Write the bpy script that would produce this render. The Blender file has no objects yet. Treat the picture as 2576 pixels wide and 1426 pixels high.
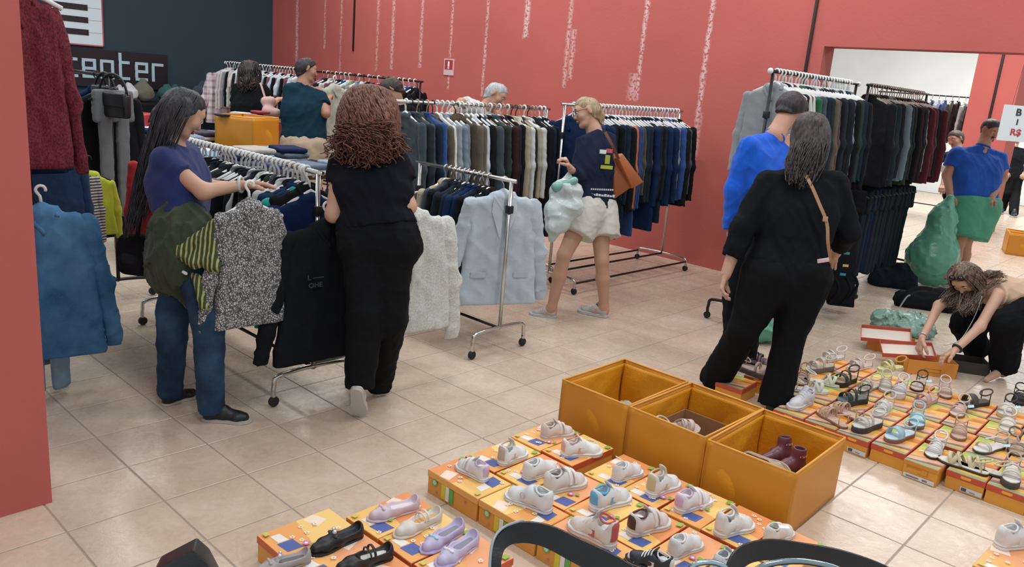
import bpy, bmesh, math, random
import numpy as np
from mathutils import Vector, Matrix

random.seed(7); RS = np.random.RandomState(7)
scene = bpy.context.scene
COL = scene.collection
PI = math.pi

# ------------------------------------------------------------------ camera
# world: x runs along the red wall (towards the viewer's right), y runs towards the red wall, z up
CAM = Vector((0, 0, 1.75))
FOC = 1996.53
FW = Vector((-0.65169, 0.71752, -0.24576)).normalized()
RT = Vector((0.7230, 0.6850, 0.0829))
RT = (RT - FW * RT.dot(FW)).normalized()
UP = RT.cross(FW).normalized()
cd = bpy.data.cameras.new('camera'); cam = bpy.data.objects.new('camera', cd); COL.objects.link(cam)
cam.matrix_world = Matrix(((RT.x, UP.x, -FW.x, CAM.x), (RT.y, UP.y, -FW.y, CAM.y), (RT.z, UP.z, -FW.z, CAM.z), (0, 0, 0, 1)))
cd.sensor_fit = 'HORIZONTAL'; cd.sensor_width = 36; cd.lens = FOC / 2576 * 36; cd.clip_start = 0.05; cd.clip_end = 200
scene.camera = cam

# ------------------------------------------------------------------ light
w = bpy.data.worlds.new('world'); scene.world = w; w.use_nodes = True
w.node_tree.nodes['Background'].inputs[0].default_value = (0.90, 0.96, 1.0, 1)
w.node_tree.nodes["Background"].inputs[1].default_value = 0.50
scene.view_settings.view_transform = 'Standard'; scene.view_settings.look = 'None'
scene.view_settings.exposure = 0.45; scene.view_settings.gamma = 1
scene.view_settings.use_curve_mapping = False
LIGHT_POWER = 30.0
def area(name, loc, sx, sy, power, col=(1, 0.99, 0.97), rot=(0, 0, 0)):
    l = bpy.data.lights.new(name, 'AREA'); l.shape = 'RECTANGLE'; l.size = sx; l.size_y = sy; l.energy = power; l.color = col
    o = bpy.data.objects.new(name, l); o.location = loc; o.rotation_euler = rot; COL.objects.link(o)
    return o
for ly in (0.6, 3.6, 6.4):
    for lx in (-9.5, -6.5, -3.5, -0.5):
        if (lx, ly) != (-3.5, 0.6): area('ceiling_lamp', (lx, ly, 4.3), 1.3, 0.35, LIGHT_POWER)
area('ceiling_lamp', (-3.0, 12.0, 4.0), 3, 1.5, 150)
area('ceiling_lamp', (-4.0, 17.5, 4.0), 3, 1.5, 190)

def D(px, py, dep):
    """the point dep metres ahead of the viewer along the sight line of (px, py)"""
    return CAM + (FW + RT * ((px - 1288) / FOC) - UP * ((py - 713) / FOC)) * dep
def F(px, py, z=0.0):
    """the point of the horizontal plane z seen at (px, py)"""
    d = FW + RT * ((px - 1288) / FOC) - UP * ((py - 713) / FOC)
    return CAM + d * ((z - CAM.z) / d.z)
def onY(px, py, Y):
    d = FW + RT * ((px - 1288) / FOC) - UP * ((py - 713) / FOC)
    return CAM + d * (Y / d.y)
def onX(px, py, X):
    d = FW + RT * ((px - 1288) / FOC) - UP * ((py - 713) / FOC)
    return CAM + d * (X / d.x)
def camvec(r, u, f):
    return (RT * r + UP * u + FW * f).normalized()

# ------------------------------------------------------------------ materials
def lin(c):
    if isinstance(c, str):
        c = tuple(int(c[i:i + 2], 16) for i in (0, 2, 4))
    return tuple(((v / 255) / 12.92 if v / 255 <= 0.04045 else ((v / 255 + 0.055) / 1.055) ** 2.4) for v in c)
MATS = {}
def mat(c, rough=0.8, kind='plain', metal=0.0, trans=0.0, bump=0.0, scale=60.0, c2=None, spec=0.5):
    key = (str(c), rough, kind, metal, trans, bump, scale, str(c2), spec)
    if key in MATS: return MATS[key]
    m = bpy.data.materials.new(kind + '_' + (c if isinstance(c, str) else 'rgb')); m.use_nodes = True
    nt = m.node_tree; N = nt.nodes; L = nt.links
    b = N['Principled BSDF']
    col = (*lin(c), 1)
    b.inputs['Base Color'].default_value = col; b.inputs['Roughness'].default_value = rough
    b.inputs['Metallic'].default_value = metal
    b.inputs['Specular IOR Level'].default_value = spec
    if trans: b.inputs['Transmission Weight'].default_value = trans
    tc = N.new('ShaderNodeTexCoord')
    def mixc(fac, a, bb):
        mx = N.new('ShaderNodeMix'); mx.data_type = 'RGBA'
        L.new(fac, mx.inputs[0])
        if isinstance(a, tuple): mx.inputs[6].default_value = a
        else: L.new(a, mx.inputs[6])
        if isinstance(bb, tuple): mx.inputs[7].default_value = bb
        else: L.new(bb, mx.inputs[7])
        return mx.outputs[2]
    def noise(sc, det=3, rg=0.6):
        n = N.new('ShaderNodeTexNoise'); n.inputs['Scale'].default_value = sc; n.inputs['Detail'].default_value = det
        n.inputs['Roughness'].default_value = rg; L.new(tc.outputs['Object'], n.inputs['Vector']); return n.outputs['Fac']
    def ramp(src, p0, p1, inter='LINEAR'):
        r = N.new('ShaderNodeValToRGB'); r.color_ramp.interpolation = inter
        r.color_ramp.elements[0].position = p0; r.color_ramp.elements[1].position = p1
        L.new(src, r.inputs[0]); return r.outputs[0]
    def math_(op, a, v):
        n = N.new('ShaderNodeMath'); n.operation = op; L.new(a, n.inputs[0])
        if isinstance(v, (int, float)): n.inputs[1].default_value = v
        else: L.new(v, n.inputs[1])
        return n.outputs[0]
    h = None
    if kind == 'cloth':
        dark = tuple(v * 0.72 for v in col[:3]) + (1,)
        L.new(mixc(noise(7, 4), dark, tuple(min(1, v * 1.18) for v in col[:3]) + (1,)), b.inputs['Base Color'])
        b.inputs['Sheen Weight'].default_value = 0.12 if sum(col[:3]) > .12 else 0.0; b.inputs['Sheen Roughness'].default_value = 0.6
        b.inputs['Specular IOR Level'].default_value = 0.15
        h = noise(22, 5); bump = bump or 0.25
    elif kind == 'knit':
        c2_ = (*lin(c2), 1)
        L.new(mixc(ramp(noise(120, 2), 0.38, 0.62), col, c2_), b.inputs['Base Color'])
        b.inputs['Specular IOR Level'].default_value = 0.1; h = noise(90, 2); bump = bump or 0.5
    elif kind == 'denim':
        a = mixc(ramp(noise(5, 4), 0.35, 0.7), col, (*lin(c2), 1))
        L.new(mixc(math_('MULTIPLY', ramp(noise(320, 2), 0.35, 0.7), 0.35), a, (*lin(c2), 1)), b.inputs['Base Color'])
        b.inputs['Specular IOR Level'].default_value = 0.15; h = noise(30, 5); bump = bump or 0.4
    elif kind == 'speckle':
        v = N.new('ShaderNodeTexVoronoi'); v.inputs['Scale'].default_value = scale; v.feature = 'DISTANCE_TO_EDGE'
        L.new(tc.outputs['Object'], v.inputs['Vector'])
        s = math_('MULTIPLY', ramp(v.outputs['Distance'], 0.08, 0.16), ramp(noise(scale * 0.9, 3), 0.40, 0.50))
        L.new(mixc(s, (*lin(c2), 1), col), b.inputs['Base Color']); h = noise(25, 4); bump = bump or 0.2
    elif kind in ('plaid', 'stripe', 'rib'):
        sp = N.new('ShaderNodeSeparateXYZ'); L.new(tc.outputs['Object'], sp.inputs[0])
        def wv(o, sc, duty):
            t = math_('FRACT', math_('MULTIPLY', o, sc), 0)
            return math_('LESS_THAN', t, duty)
        if kind == 'plaid':
            f = math_('MULTIPLY', math_('ADD', wv(sp.outputs['X'], scale, 0.35), wv(sp.outputs['Z'], scale, 0.35)), 0.45)
        elif kind == 'stripe':
            f = wv(sp.outputs['Z'], scale, 0.45)
        else:
            f = wv(math_('ADD', sp.outputs['X'], sp.outputs['Y']), scale, 0.4)
        L.new(mixc(f, col, (*lin(c2), 1)), b.inputs['Base Color']); h = noise(25, 4); bump = bump or 0.15
    elif kind == 'leather':
        h = noise(160, 3); bump = bump or 0.12
        L.new(mixc(noise(9, 3), tuple(v * 0.8 for v in col[:3]) + (1,), col), b.inputs['Base Color'])
    elif kind == 'hair':
        wn = N.new('ShaderNodeTexNoise'); wn.inputs['Scale'].default_value = scale; wn.inputs['Detail'].default_value = 4
        mp = N.new('ShaderNodeMapping'); mp.inputs['Scale'].default_value = (1, 1, 0.12)
        L.new(tc.outputs['Object'], mp.inputs[0]); L.new(mp.outputs[0], wn.inputs['Vector'])
        L.new(mixc(ramp(wn.outputs['Fac'], 0.35, 0.7), col, (*lin(c2), 1)), b.inputs['Base Color'])
        h = wn.outputs['Fac']; bump = bump or 0.6; b.inputs['Roughness'].default_value = rough
    elif kind == 'skin':
        L.new(mixc(noise(10, 3), tuple(v * 0.9 for v in col[:3]) + (1,), col), b.inputs['Base Color'])
        b.inputs['Subsurface Weight'].default_value = 0.06; b.inputs['Subsurface Radius'].default_value = (0.02, 0.008, 0.004)
    elif kind == 'attr':
        a = N.new('ShaderNodeVertexColor'); a.layer_name = 'print'; L.new(a.outputs['Color'], b.inputs['Base Color'])
    elif kind == 'card':
        L.new(mixc(noise(4, 3), tuple(v * 0.93 for v in col[:3]) + (1,), col), b.inputs['Base Color'])
    elif kind == 'wrap':
        L.new(mixc(noise(6, 4), tuple(v * 0.85 for v in col[:3]) + (1,), col), b.inputs['Base Color']); h = noise(9, 5, 0.7)
    if h is not None and bump:
        bp = N.new('ShaderNodeBump'); bp.inputs['Strength'].default_value = bump; bp.inputs['Distance'].default_value = 0.01
        L.new(h, bp.inputs['Height']); L.new(bp.outputs[0], b.inputs['Normal'])
    MATS[key] = m
    return m
def cloth(c, b=0.0): return mat(c, 0.9, 'cloth', bump=b)
CHROME = mat('C8C6C2', 0.22, metal=1.0)
BLACKMETAL = mat('1C1B1E', 0.4, metal=0.3)
RUBBER = mat('17181A', 0.7)
WHITEPL = mat('DDE0E0', 0.45)
BLACKPL = mat('1A1A1C', 0.4)

# ------------------------------------------------------------------ objects
def mesh_from(verts, faces, smooth=False, cols=None):
    me = bpy.data.meshes.new('m')
    if isinstance(verts, np.ndarray): verts = verts.tolist()
    if isinstance(faces, np.ndarray): faces = faces.tolist()
    me.from_pydata(verts, [], faces)
    if smooth: me.polygons.foreach_set('use_smooth', [True] * len(me.polygons))
    if cols is not None:
        a = me.color_attributes.new('print', 'FLOAT_COLOR', 'CORNER')
        data = []
        for p in me.polygons:
            c = cols[p.index]
            for _ in p.loop_indices: data += [*c, 1.0]
        a.data.foreach_set('color', data)
    me.materials.append(None)
    me.update()
    return me
def obj(name, me, material=None, parent=None, loc=None, rot=None, mtx=None, scale=None):
    o = bpy.data.objects.new(name, me); COL.objects.link(o)
    if material is not None and me is not None:
        if isinstance(material, (list, tuple)):
            while len(me.materials) < len(material): me.materials.append(None)
            for i, mm in enumerate(material):
                o.material_slots[i].link = 'OBJECT'; o.material_slots[i].material = mm
        else:
            o.material_slots[0].link = 'OBJECT'; o.material_slots[0].material = material
    if parent is not None: o.parent = parent
    if loc is not None: o.location = loc
    if rot is not None: o.rotation_euler = rot if not isinstance(rot, (int, float)) else (0, 0, rot)
    if mtx is not None: o.matrix_local = mtx
    if scale is not None: o.scale = scale if not isinstance(scale, (int, float)) else (scale,) * 3
    return o
def empty(name, loc=(0, 0, 0), rz=0):
    o = bpy.data.objects.new(name, None); COL.objects.link(o); o.location = loc; o.rotation_euler = (0, 0, rz); o.empty_display_size = 0.05
    return o
def tag(o, label, cat, group=None, kind=None):
    if label: o['label'] = label
    if cat: o['category'] = cat
    if group: o['group'] = group
    if kind: o['kind'] = kind
    return o
def struct(o):
    o['kind'] = 'structure'; return o

class MB:
    """collects simple solids into one mesh"""
    def __init__(s): s.v = []; s.f = []; s.c = []
    def box(s, x0, y0, z0, x1, y1, z1, col=None, M=None):
        n = len(s.v)
        P = [(x0, y0, z0), (x1, y0, z0), (x1, y1, z0), (x0, y1, z0), (x0, y0, z1), (x1, y0, z1), (x1, y1, z1), (x0, y1, z1)]
        if M is not None: P = [tuple(M @ Vector(p)) for p in P]
        s.v += P
        s.f += [tuple(n + i for i in q) for q in ((0, 3, 2, 1), (4, 5, 6, 7), (0, 1, 5, 4), (1, 2, 6, 5), (2, 3, 7, 6), (3, 0, 4, 7))]
        s.c += [col or (1, 1, 1)] * 6; return s
    def poly(s, pts, col=None):
        n = len(s.v); s.v += [tuple(p) for p in pts]; s.f.append(tuple(range(n, n + len(pts)))); s.c.append(col or (1, 1, 1)); return s
    def prism(s, pts, z0, z1, col=None):
        n = len(s.v); k = len(pts)
        s.v += [(p[0], p[1], z0) for p in pts] + [(p[0], p[1], z1) for p in pts]
        s.f.append(tuple(n + i for i in reversed(range(k)))); s.f.append(tuple(n + k + i for i in range(k)))
        for i in range(k): s.f.append((n + i, n + (i + 1) % k, n + k + (i + 1) % k, n + k + i))
        s.c += [col or (1, 1, 1)] * (k + 2); return s
    def tube(s, pts, r, n=8, closed=False, cap=True, flat=None):
        pts = [Vector(p) for p in pts]; m = len(pts); base = len(s.v)
        rs = r if isinstance(r, (list, tuple)) else [r] * m
        ref = None
        for i, p in enumerate(pts):
            if closed: t = pts[(i + 1) % m] - pts[i - 1]
            else: t = pts[min(i + 1, m - 1)] - pts[max(i - 1, 0)]
            t.normalize()
            if ref is None:
                ref = Vector((0, 0, 1)) if abs(t.z) < 0.9 else Vector((1, 0, 0))
            a = (ref - t * ref.dot(t)); a.normalize(); ref = a; b = t.cross(a)
            for j in range(n):
                an = 2 * PI * j / n
                k = flat if flat else 1
                q = p + (a * math.cos(an) * k + b * math.sin(an)) * rs[i]
                s.v.append(tuple(q))
        e = m if closed else m - 1
        for i in range(e):
            for j in range(n):
                i2 = (i + 1) % m
                s.f.append((base + i * n + j, base + i * n + (j + 1) % n, base + i2 * n + (j + 1) % n, base + i2 * n + j)); s.c.append((1, 1, 1))
        if cap and not closed:
            s.f.append(tuple(base + j for j in reversed(range(n)))); s.c.append((1, 1, 1))
            s.f.append(tuple(base + (m - 1) * n + j for j in range(n))); s.c.append((1, 1, 1))
        return s
    def sphere(s, c, r, nu=10, nv=7, sc=(1, 1, 1)):
        c = Vector(c); base = len(s.v)
        s.v.append(tuple(c + Vector((0, 0, r * sc[2]))))
        for i in range(1, nv):
            th = PI * i / nv
            for j in range(nu):
                ph = 2 * PI * j / nu
                s.v.append((c.x + r * sc[0] * math.sin(th) * math.cos(ph), c.y + r * sc[1] * math.sin(th) * math.sin(ph), c.z + r * sc[2] * math.cos(th)))
        s.v.append(tuple(c - Vector((0, 0, r * sc[2])))); last = len(s.v) - 1
        for j in range(nu):
            s.f.append((base, base + 1 + j, base + 1 + (j + 1) % nu)); s.c.append((1, 1, 1))
            for i in range(nv - 2):
                a = base + 1 + i * nu
                s.f.append((a + j, a + nu + j, a + nu + (j + 1) % nu, a + (j + 1) % nu)); s.c.append((1, 1, 1))
            a = base + 1 + (nv - 2) * nu
            s.f.append((a + j, last, a + (j + 1) % nu)); s.c.append((1, 1, 1))
        return s
    def mesh(s, smooth=False, cols=False): return mesh_from(s.v, s.f, smooth, s.c if cols else None)

def bevel_mesh(me, w, seg=2, smooth=True):
    bm = bmesh.new(); bm.from_mesh(me)
    bmesh.ops.bevel(bm, geom=bm.edges[:] + bm.verts[:], offset=w, segments=seg, profile=0.5, affect='EDGES')
    bm.to_mesh(me); bm.free()
    if smooth:
        me.polygons.foreach_set('use_smooth', [len(p.vertices) >= 3 and p.area < 1e9 for p in me.polygons])
        try:
            me.set_sharp_from_angle(angle=0.7)
        except Exception: pass
    return me
def smooth_path(pts, n=6):
    pts = [Vector(p) for p in pts]; out = []
    for i in range(len(pts) - 1):
        p0 = pts[max(i - 1, 0)]; p1 = pts[i]; p2 = pts[i + 1]; p3 = pts[min(i + 2, len(pts) - 1)]
        for k in range(n):
            t = k / n
            out.append(0.5 * ((2 * p1) + (p2 - p0) * t + (2 * p0 - 5 * p1 + 4 * p2 - p3) * t * t + (3 * p1 - p0 - 3 * p2 + p3) * t ** 3))
    out.append(pts[-1]); return out
def text_mesh(s, size, depth=0.002, bold=0.0):
    cu = bpy.data.curves.new('t', 'FONT'); cu.body = s; cu.size = size; cu.extrude = depth; cu.align_x = 'CENTER'; cu.align_y = 'CENTER'; cu.offset = bold
    cu.resolution_u = 3
    o = bpy.data.objects.new('t', cu); COL.objects.link(o)
    dg = bpy.context.evaluated_depsgraph_get()
    me = bpy.data.meshes.new_from_object(o.evaluated_get(dg))
    bpy.data.objects.remove(o); bpy.data.curves.remove(cu)
    me.materials.clear(); me.materials.append(None)
    return me

# ------------------------------------------------------------------ soft surfaces (signed distance fields -> mesh)
def P_(a, b, ra, rb=None, fa=False, fb=False, sq=None, kk=None):
    """round cone from a to b; fa / fb cut it flat at that end; sq = (unit direction, factor) squashes it along a direction"""
    return (np.array(a, float), np.array(b, float), ra, ra if rb is None else rb, fa, fb, sq, kk)
def sdf_mesh(prims, res, k=0.02, cuts=(), disp=None, minus=(), km=0.006, raw=False, smooth=True):
    lo = np.min([np.minimum(p[0] - p[2], p[1] - p[3]) for p in prims], axis=0) - 3 * res - k * 0.5 - (0.015 if disp else 0)
    hi = np.max([np.maximum(p[0] + p[2], p[1] + p[3]) for p in prims], axis=0) + 3 * res + k * 0.5 + (0.015 if disp else 0)
    n = np.ceil((hi - lo) / res).astype(int) + 1
    xs = [lo[i] + res * np.arange(n[i]) for i in range(3)]
    Fd = np.full(n, 0.2, dtype=np.float32)
    def one(p, sub=False):
        a, b, ra, rb, fa, fb, sq, kk = p
        k_ = kk if kk else k
        R = max(ra, rb) + 2 * k + 3 * res + 0.02
        l = np.maximum(((np.minimum(a, b) - R - lo) / res).astype(int), 0)
        h = np.minimum(((np.maximum(a, b) + R - lo) / res).astype(int) + 2, n)
        if np.any(h <= l): return
        sl = tuple(slice(l[i], h[i]) for i in range(3))
        X = xs[0][sl[0]][:, None, None]; Y = xs[1][sl[1]][None, :, None]; Z = xs[2][sl[2]][None, None, :]
        ab = b - a; L2 = max(float(ab @ ab), 1e-12)
        dx, dy, dz = X - a[0], Y - a[1], Z - a[2]
        tr = (dx * ab[0] + dy * ab[1] + dz * ab[2]) / L2
        t = np.clip(tr, 0, 1)
        ex, ey, ez = dx - t * ab[0], dy - t * ab[1], dz - t * ab[2]
        if sq is not None:
            u, f = np.array(sq[0], float), sq[1]
            s = ex * u[0] + ey * u[1] + ez * u[2]
            g = (1.0 / f - 1)
            ex, ey, ez = ex + s * g * u[0], ey + s * g * u[1], ez + s * g * u[2]
        d = np.sqrt(ex * ex + ey * ey + ez * ez) - (ra + (rb - ra) * t)
        if sq is not None: d = d * min(1.0, max(sq[1], 0.35))
        Ln = math.sqrt(L2)
        if fb: d = np.maximum(d, (tr - 1) * Ln)
        if fa: d = np.maximum(d, -tr * Ln)
        o = Fd[sl]
        if sub:
            hh = np.clip(0.5 - 0.5 * (o + d) / km, 0, 1)
            Fd[sl] = o * (1 - hh) + (-d) * hh + km * hh * (1 - hh)
        else:
            hh = np.clip(0.5 + 0.5 * (o - d) / k_, 0, 1)
            Fd[sl] = o * (1 - hh) + d * hh - k_ * hh * (1 - hh)
    for p in prims: one(p)
    for p in minus: one(p, True)
    X = xs[0][:, None, None]; Y = xs[1][None, :, None]; Z = xs[2][None, None, :]
    if disp is not None: Fd = Fd + disp(X, Y, Z)
    for c, nn in cuts:
        nn = np.array(nn, float); nn /= np.linalg.norm(nn)
        Fd = np.maximum(Fd, (X - c[0]) * nn[0] + (Y - c[1]) * nn[1] + (Z - c[2]) * nn[2])
    # surface nets
    S = Fd < 0
    a = S[:-1, :-1, :-1]; cnt = np.zeros(a.shape, np.int8)
    for i in (0, 1):
        for j in (0, 1):
            for kk in (0, 1):
                cnt += S[i:n[0] - 1 + i, j:n[1] - 1 + j, kk:n[2] - 1 + kk]
    act = (cnt > 0) & (cnt < 8)
    idx = np.full(a.shape, -1, np.int64); ci = np.argwhere(act); idx[act] = np.arange(len(ci))
    acc = np.zeros((len(ci), 3)); num = np.zeros(len(ci))
    cor = [(i, j, kk) for i in (0, 1) for j in (0, 1) for kk in (0, 1)]
    for c0 in cor:
        for ax in range(3):
            if c0[ax] == 1: continue
            c1 = list(c0); c1[ax] = 1
            f0 = Fd[ci[:, 0] + c0[0], ci[:, 1] + c0[1], ci[:, 2] + c0[2]]
            f1 = Fd[ci[:, 0] + c1[0], ci[:, 1] + c1[1], ci[:, 2] + c1[2]]
            m = (f0 < 0) != (f1 < 0)
            t = np.where(m, f0 / np.where(m, f0 - f1, 1), 0)
            pt = np.tile(np.array(c0, float), (len(ci), 1)); pt[:, ax] += t
            acc[m] += pt[m]; num[m] += 1
    V = (ci + acc / np.maximum(num, 1)[:, None]) * res + lo
    Q = []
    for ax in range(3):
        u, v = [(1, 2), (2, 0), (0, 1)][ax]
        s0 = [slice(0, n[i] - 1) for i in range(3)]; s1 = list(s0); s1[ax] = slice(1, n[ax])
        A = S[tuple(s0)]; B = S[tuple(s1)]
        e = np.argwhere(A != B); e = e[(e[:, u] > 0) & (e[:, v] > 0)]
        if len(e) == 0: continue
        sg = A[e[:, 0], e[:, 1], e[:, 2]]
        def g(du, dv):
            q = e.copy(); q[:, u] -= du; q[:, v] -= dv
            return idx[q[:, 0], q[:, 1], q[:, 2]]
        q = np.stack([g(0, 0), g(1, 0), g(1, 1), g(0, 1)], 1)
        q[~sg] = q[~sg][:, ::-1]
        Q.append(q[(q >= 0).all(1)])
    Q = np.concatenate(Q) if Q else np.zeros((0, 4), int)
    if raw: return V, Q
    return mesh_from(V, Q, smooth)
def join_raw(parts):
    V = []; Q = []; n = 0
    for v, q in parts:
        V.append(v); Q.append(q + n); n += len(v)
    return mesh_from(np.concatenate(V), np.concatenate(Q), True)
def folds(seed, amp, freq=18.0, stretch=(1, 1, 0.35), n=5):
    """creases: warped ridges whose phase runs in random directions"""
    r = np.random.RandomState(seed); W = r.normal(size=(n, 3)) * freq * np.array(stretch); ph = r.uniform(0, 6.3, n)
    V = r.normal(size=(n, 3)) * freq * 0.45
    def f(X, Y, Z):
        s = 0
        for i in range(n):
            wp = 1.1 * np.sin(V[i, 0] * X + V[i, 1] * Y + V[i, 2] * Z + ph[-i])
            q = 1 - np.abs(np.sin(0.5 * (W[i, 0] * X + W[i, 1] * Y + W[i, 2] * Z) + ph[i] + wp))
            s = s + q * q - 0.25
        return (s * (-amp * 1.6 / n)).astype(np.float32)
    return f
def loft_rows(st, step=0.022):
    """st: list of (centre, lateral half vector, radius) -> horizontal rows"""
    out = []
    for (c0, l0, r0), (c1, l1, r1) in zip(st[:-1], st[1:]):
        c0, l0, c1, l1 = [np.array(q, float) for q in (c0, l0, c1, l1)]
        n = max(1, int(np.linalg.norm(c1 - c0) / step))
        for i in range(n):
            t = i / n; t2 = t * t * (3 - 2 * t)
            c = c0 + (c1 - c0) * t; l = l0 + (l1 - l0) * t2; r = r0 + (r1 - r0) * t2
            out.append(P_(c - l, c + l, r, kk=.010))
    c, l, r = st[-1]; c = np.array(c, float); l = np.array(l, float)
    out.append(P_(c - l, c + l, r, kk=.010)); return out

# ------------------------------------------------------------------ footwear prototypes (toe along +x, heel at x = 0, length 0.24)
SL = 0.24
OUT = [(0, 0), (.02, .07), (.08, .115), (.25, .125), (.45, .13), (.62, .165), (.74, .175), (.86, .155), (.95, .095), (1, 0)]
def outline(grow=1.0, L=SL):
    a = [(t * L, h * L * grow) for t, h in OUT]
    return [(x, -y) for x, y in a] + [(x, y) for x, y in reversed(a[1:-1])]
CACHE = {}
def cached(key, fn):
    if key not in CACHE: CACHE[key] = fn()
    return CACHE[key]
def sole_mesh(z0, z1, grow=1.0):
    me = MB().prism(outline(grow), z0, z1).mesh()
    return bevel_mesh(me, min(0.003, (z1 - z0) * 0.3), 1)
def arch(x, hw, top, base=0.02, w=0.010, th=0.0018, lean=0.0, n=9):
    """a band over the foot: an arc across at x, flat along x"""
    mb = MB(); ring = []
    for i in range(n):
        a = PI * i / (n - 1)
        y = hw * math.cos(a); z = base + (top - base) * math.sin(a) ** 0.8
        ring.append((y, z))
    for o, s in ((0, 0), (th, 1)):
        for y, z in ring:
            k = 1 + o / max(hw, .01)
            for xx in (x - w / 2, x + w / 2):
                mb.v.append((xx + lean * (z - base), y * k, base + (z - base) + o))
    m = n * 2
    for i in range(n - 1):
        a = i * 2
        mb.f += [(a, a + 1, a + 3, a + 2), (m + a, m + a + 2, m + a + 3, m + a + 1), (a, a + 2, m + a + 2, m + a), (a + 1, m + a + 1, m + a + 3, a + 3)]
    mb.c = [(1, 1, 1)] * len(mb.f)
    return mb.mesh(True)
def merge(meshes):
    bm = bmesh.new()
    for me in meshes: bm.from_mesh(me)
    out = bpy.data.meshes.new('m'); bm.to_mesh(out); bm.free(); out.materials.append(None); return out
def sneaker_upper(slip=False, high=0.0):
    pr = [P_((.036, 0, .028), (.028, 0, .066 + high), .031, .0255), P_((.04, 0, .040), (.105, 0, .043), .032, .032),
          P_((.105, 0, .038), (.195, 0, .022), .034, .027), P_((.168, -.013, .020), (.168, .013, .020), .027), P_((.06, 0, .045), (.10, 0, .058), .029, .026)]
    mi = [P_((.048, 0, .050), (.040, 0, .150), .0215, .036), P_((.070, 0, .062), (.082 if not slip else .088, 0, .150), .017, .034)]
    return sdf_mesh(pr, .0038, .014, cuts=[((0, 0, .008), (0, 0, -1)), ((0, 0, .086 + high), (-.25, 0, 1))], minus=mi, km=.004)
def insole_mesh(z=.030, grow=0.72, x0=0.0):
    return MB().prism([(x * 0.5 + 0.012, y * grow) for x, y in outline(1)], z, z + .003).mesh()
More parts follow.
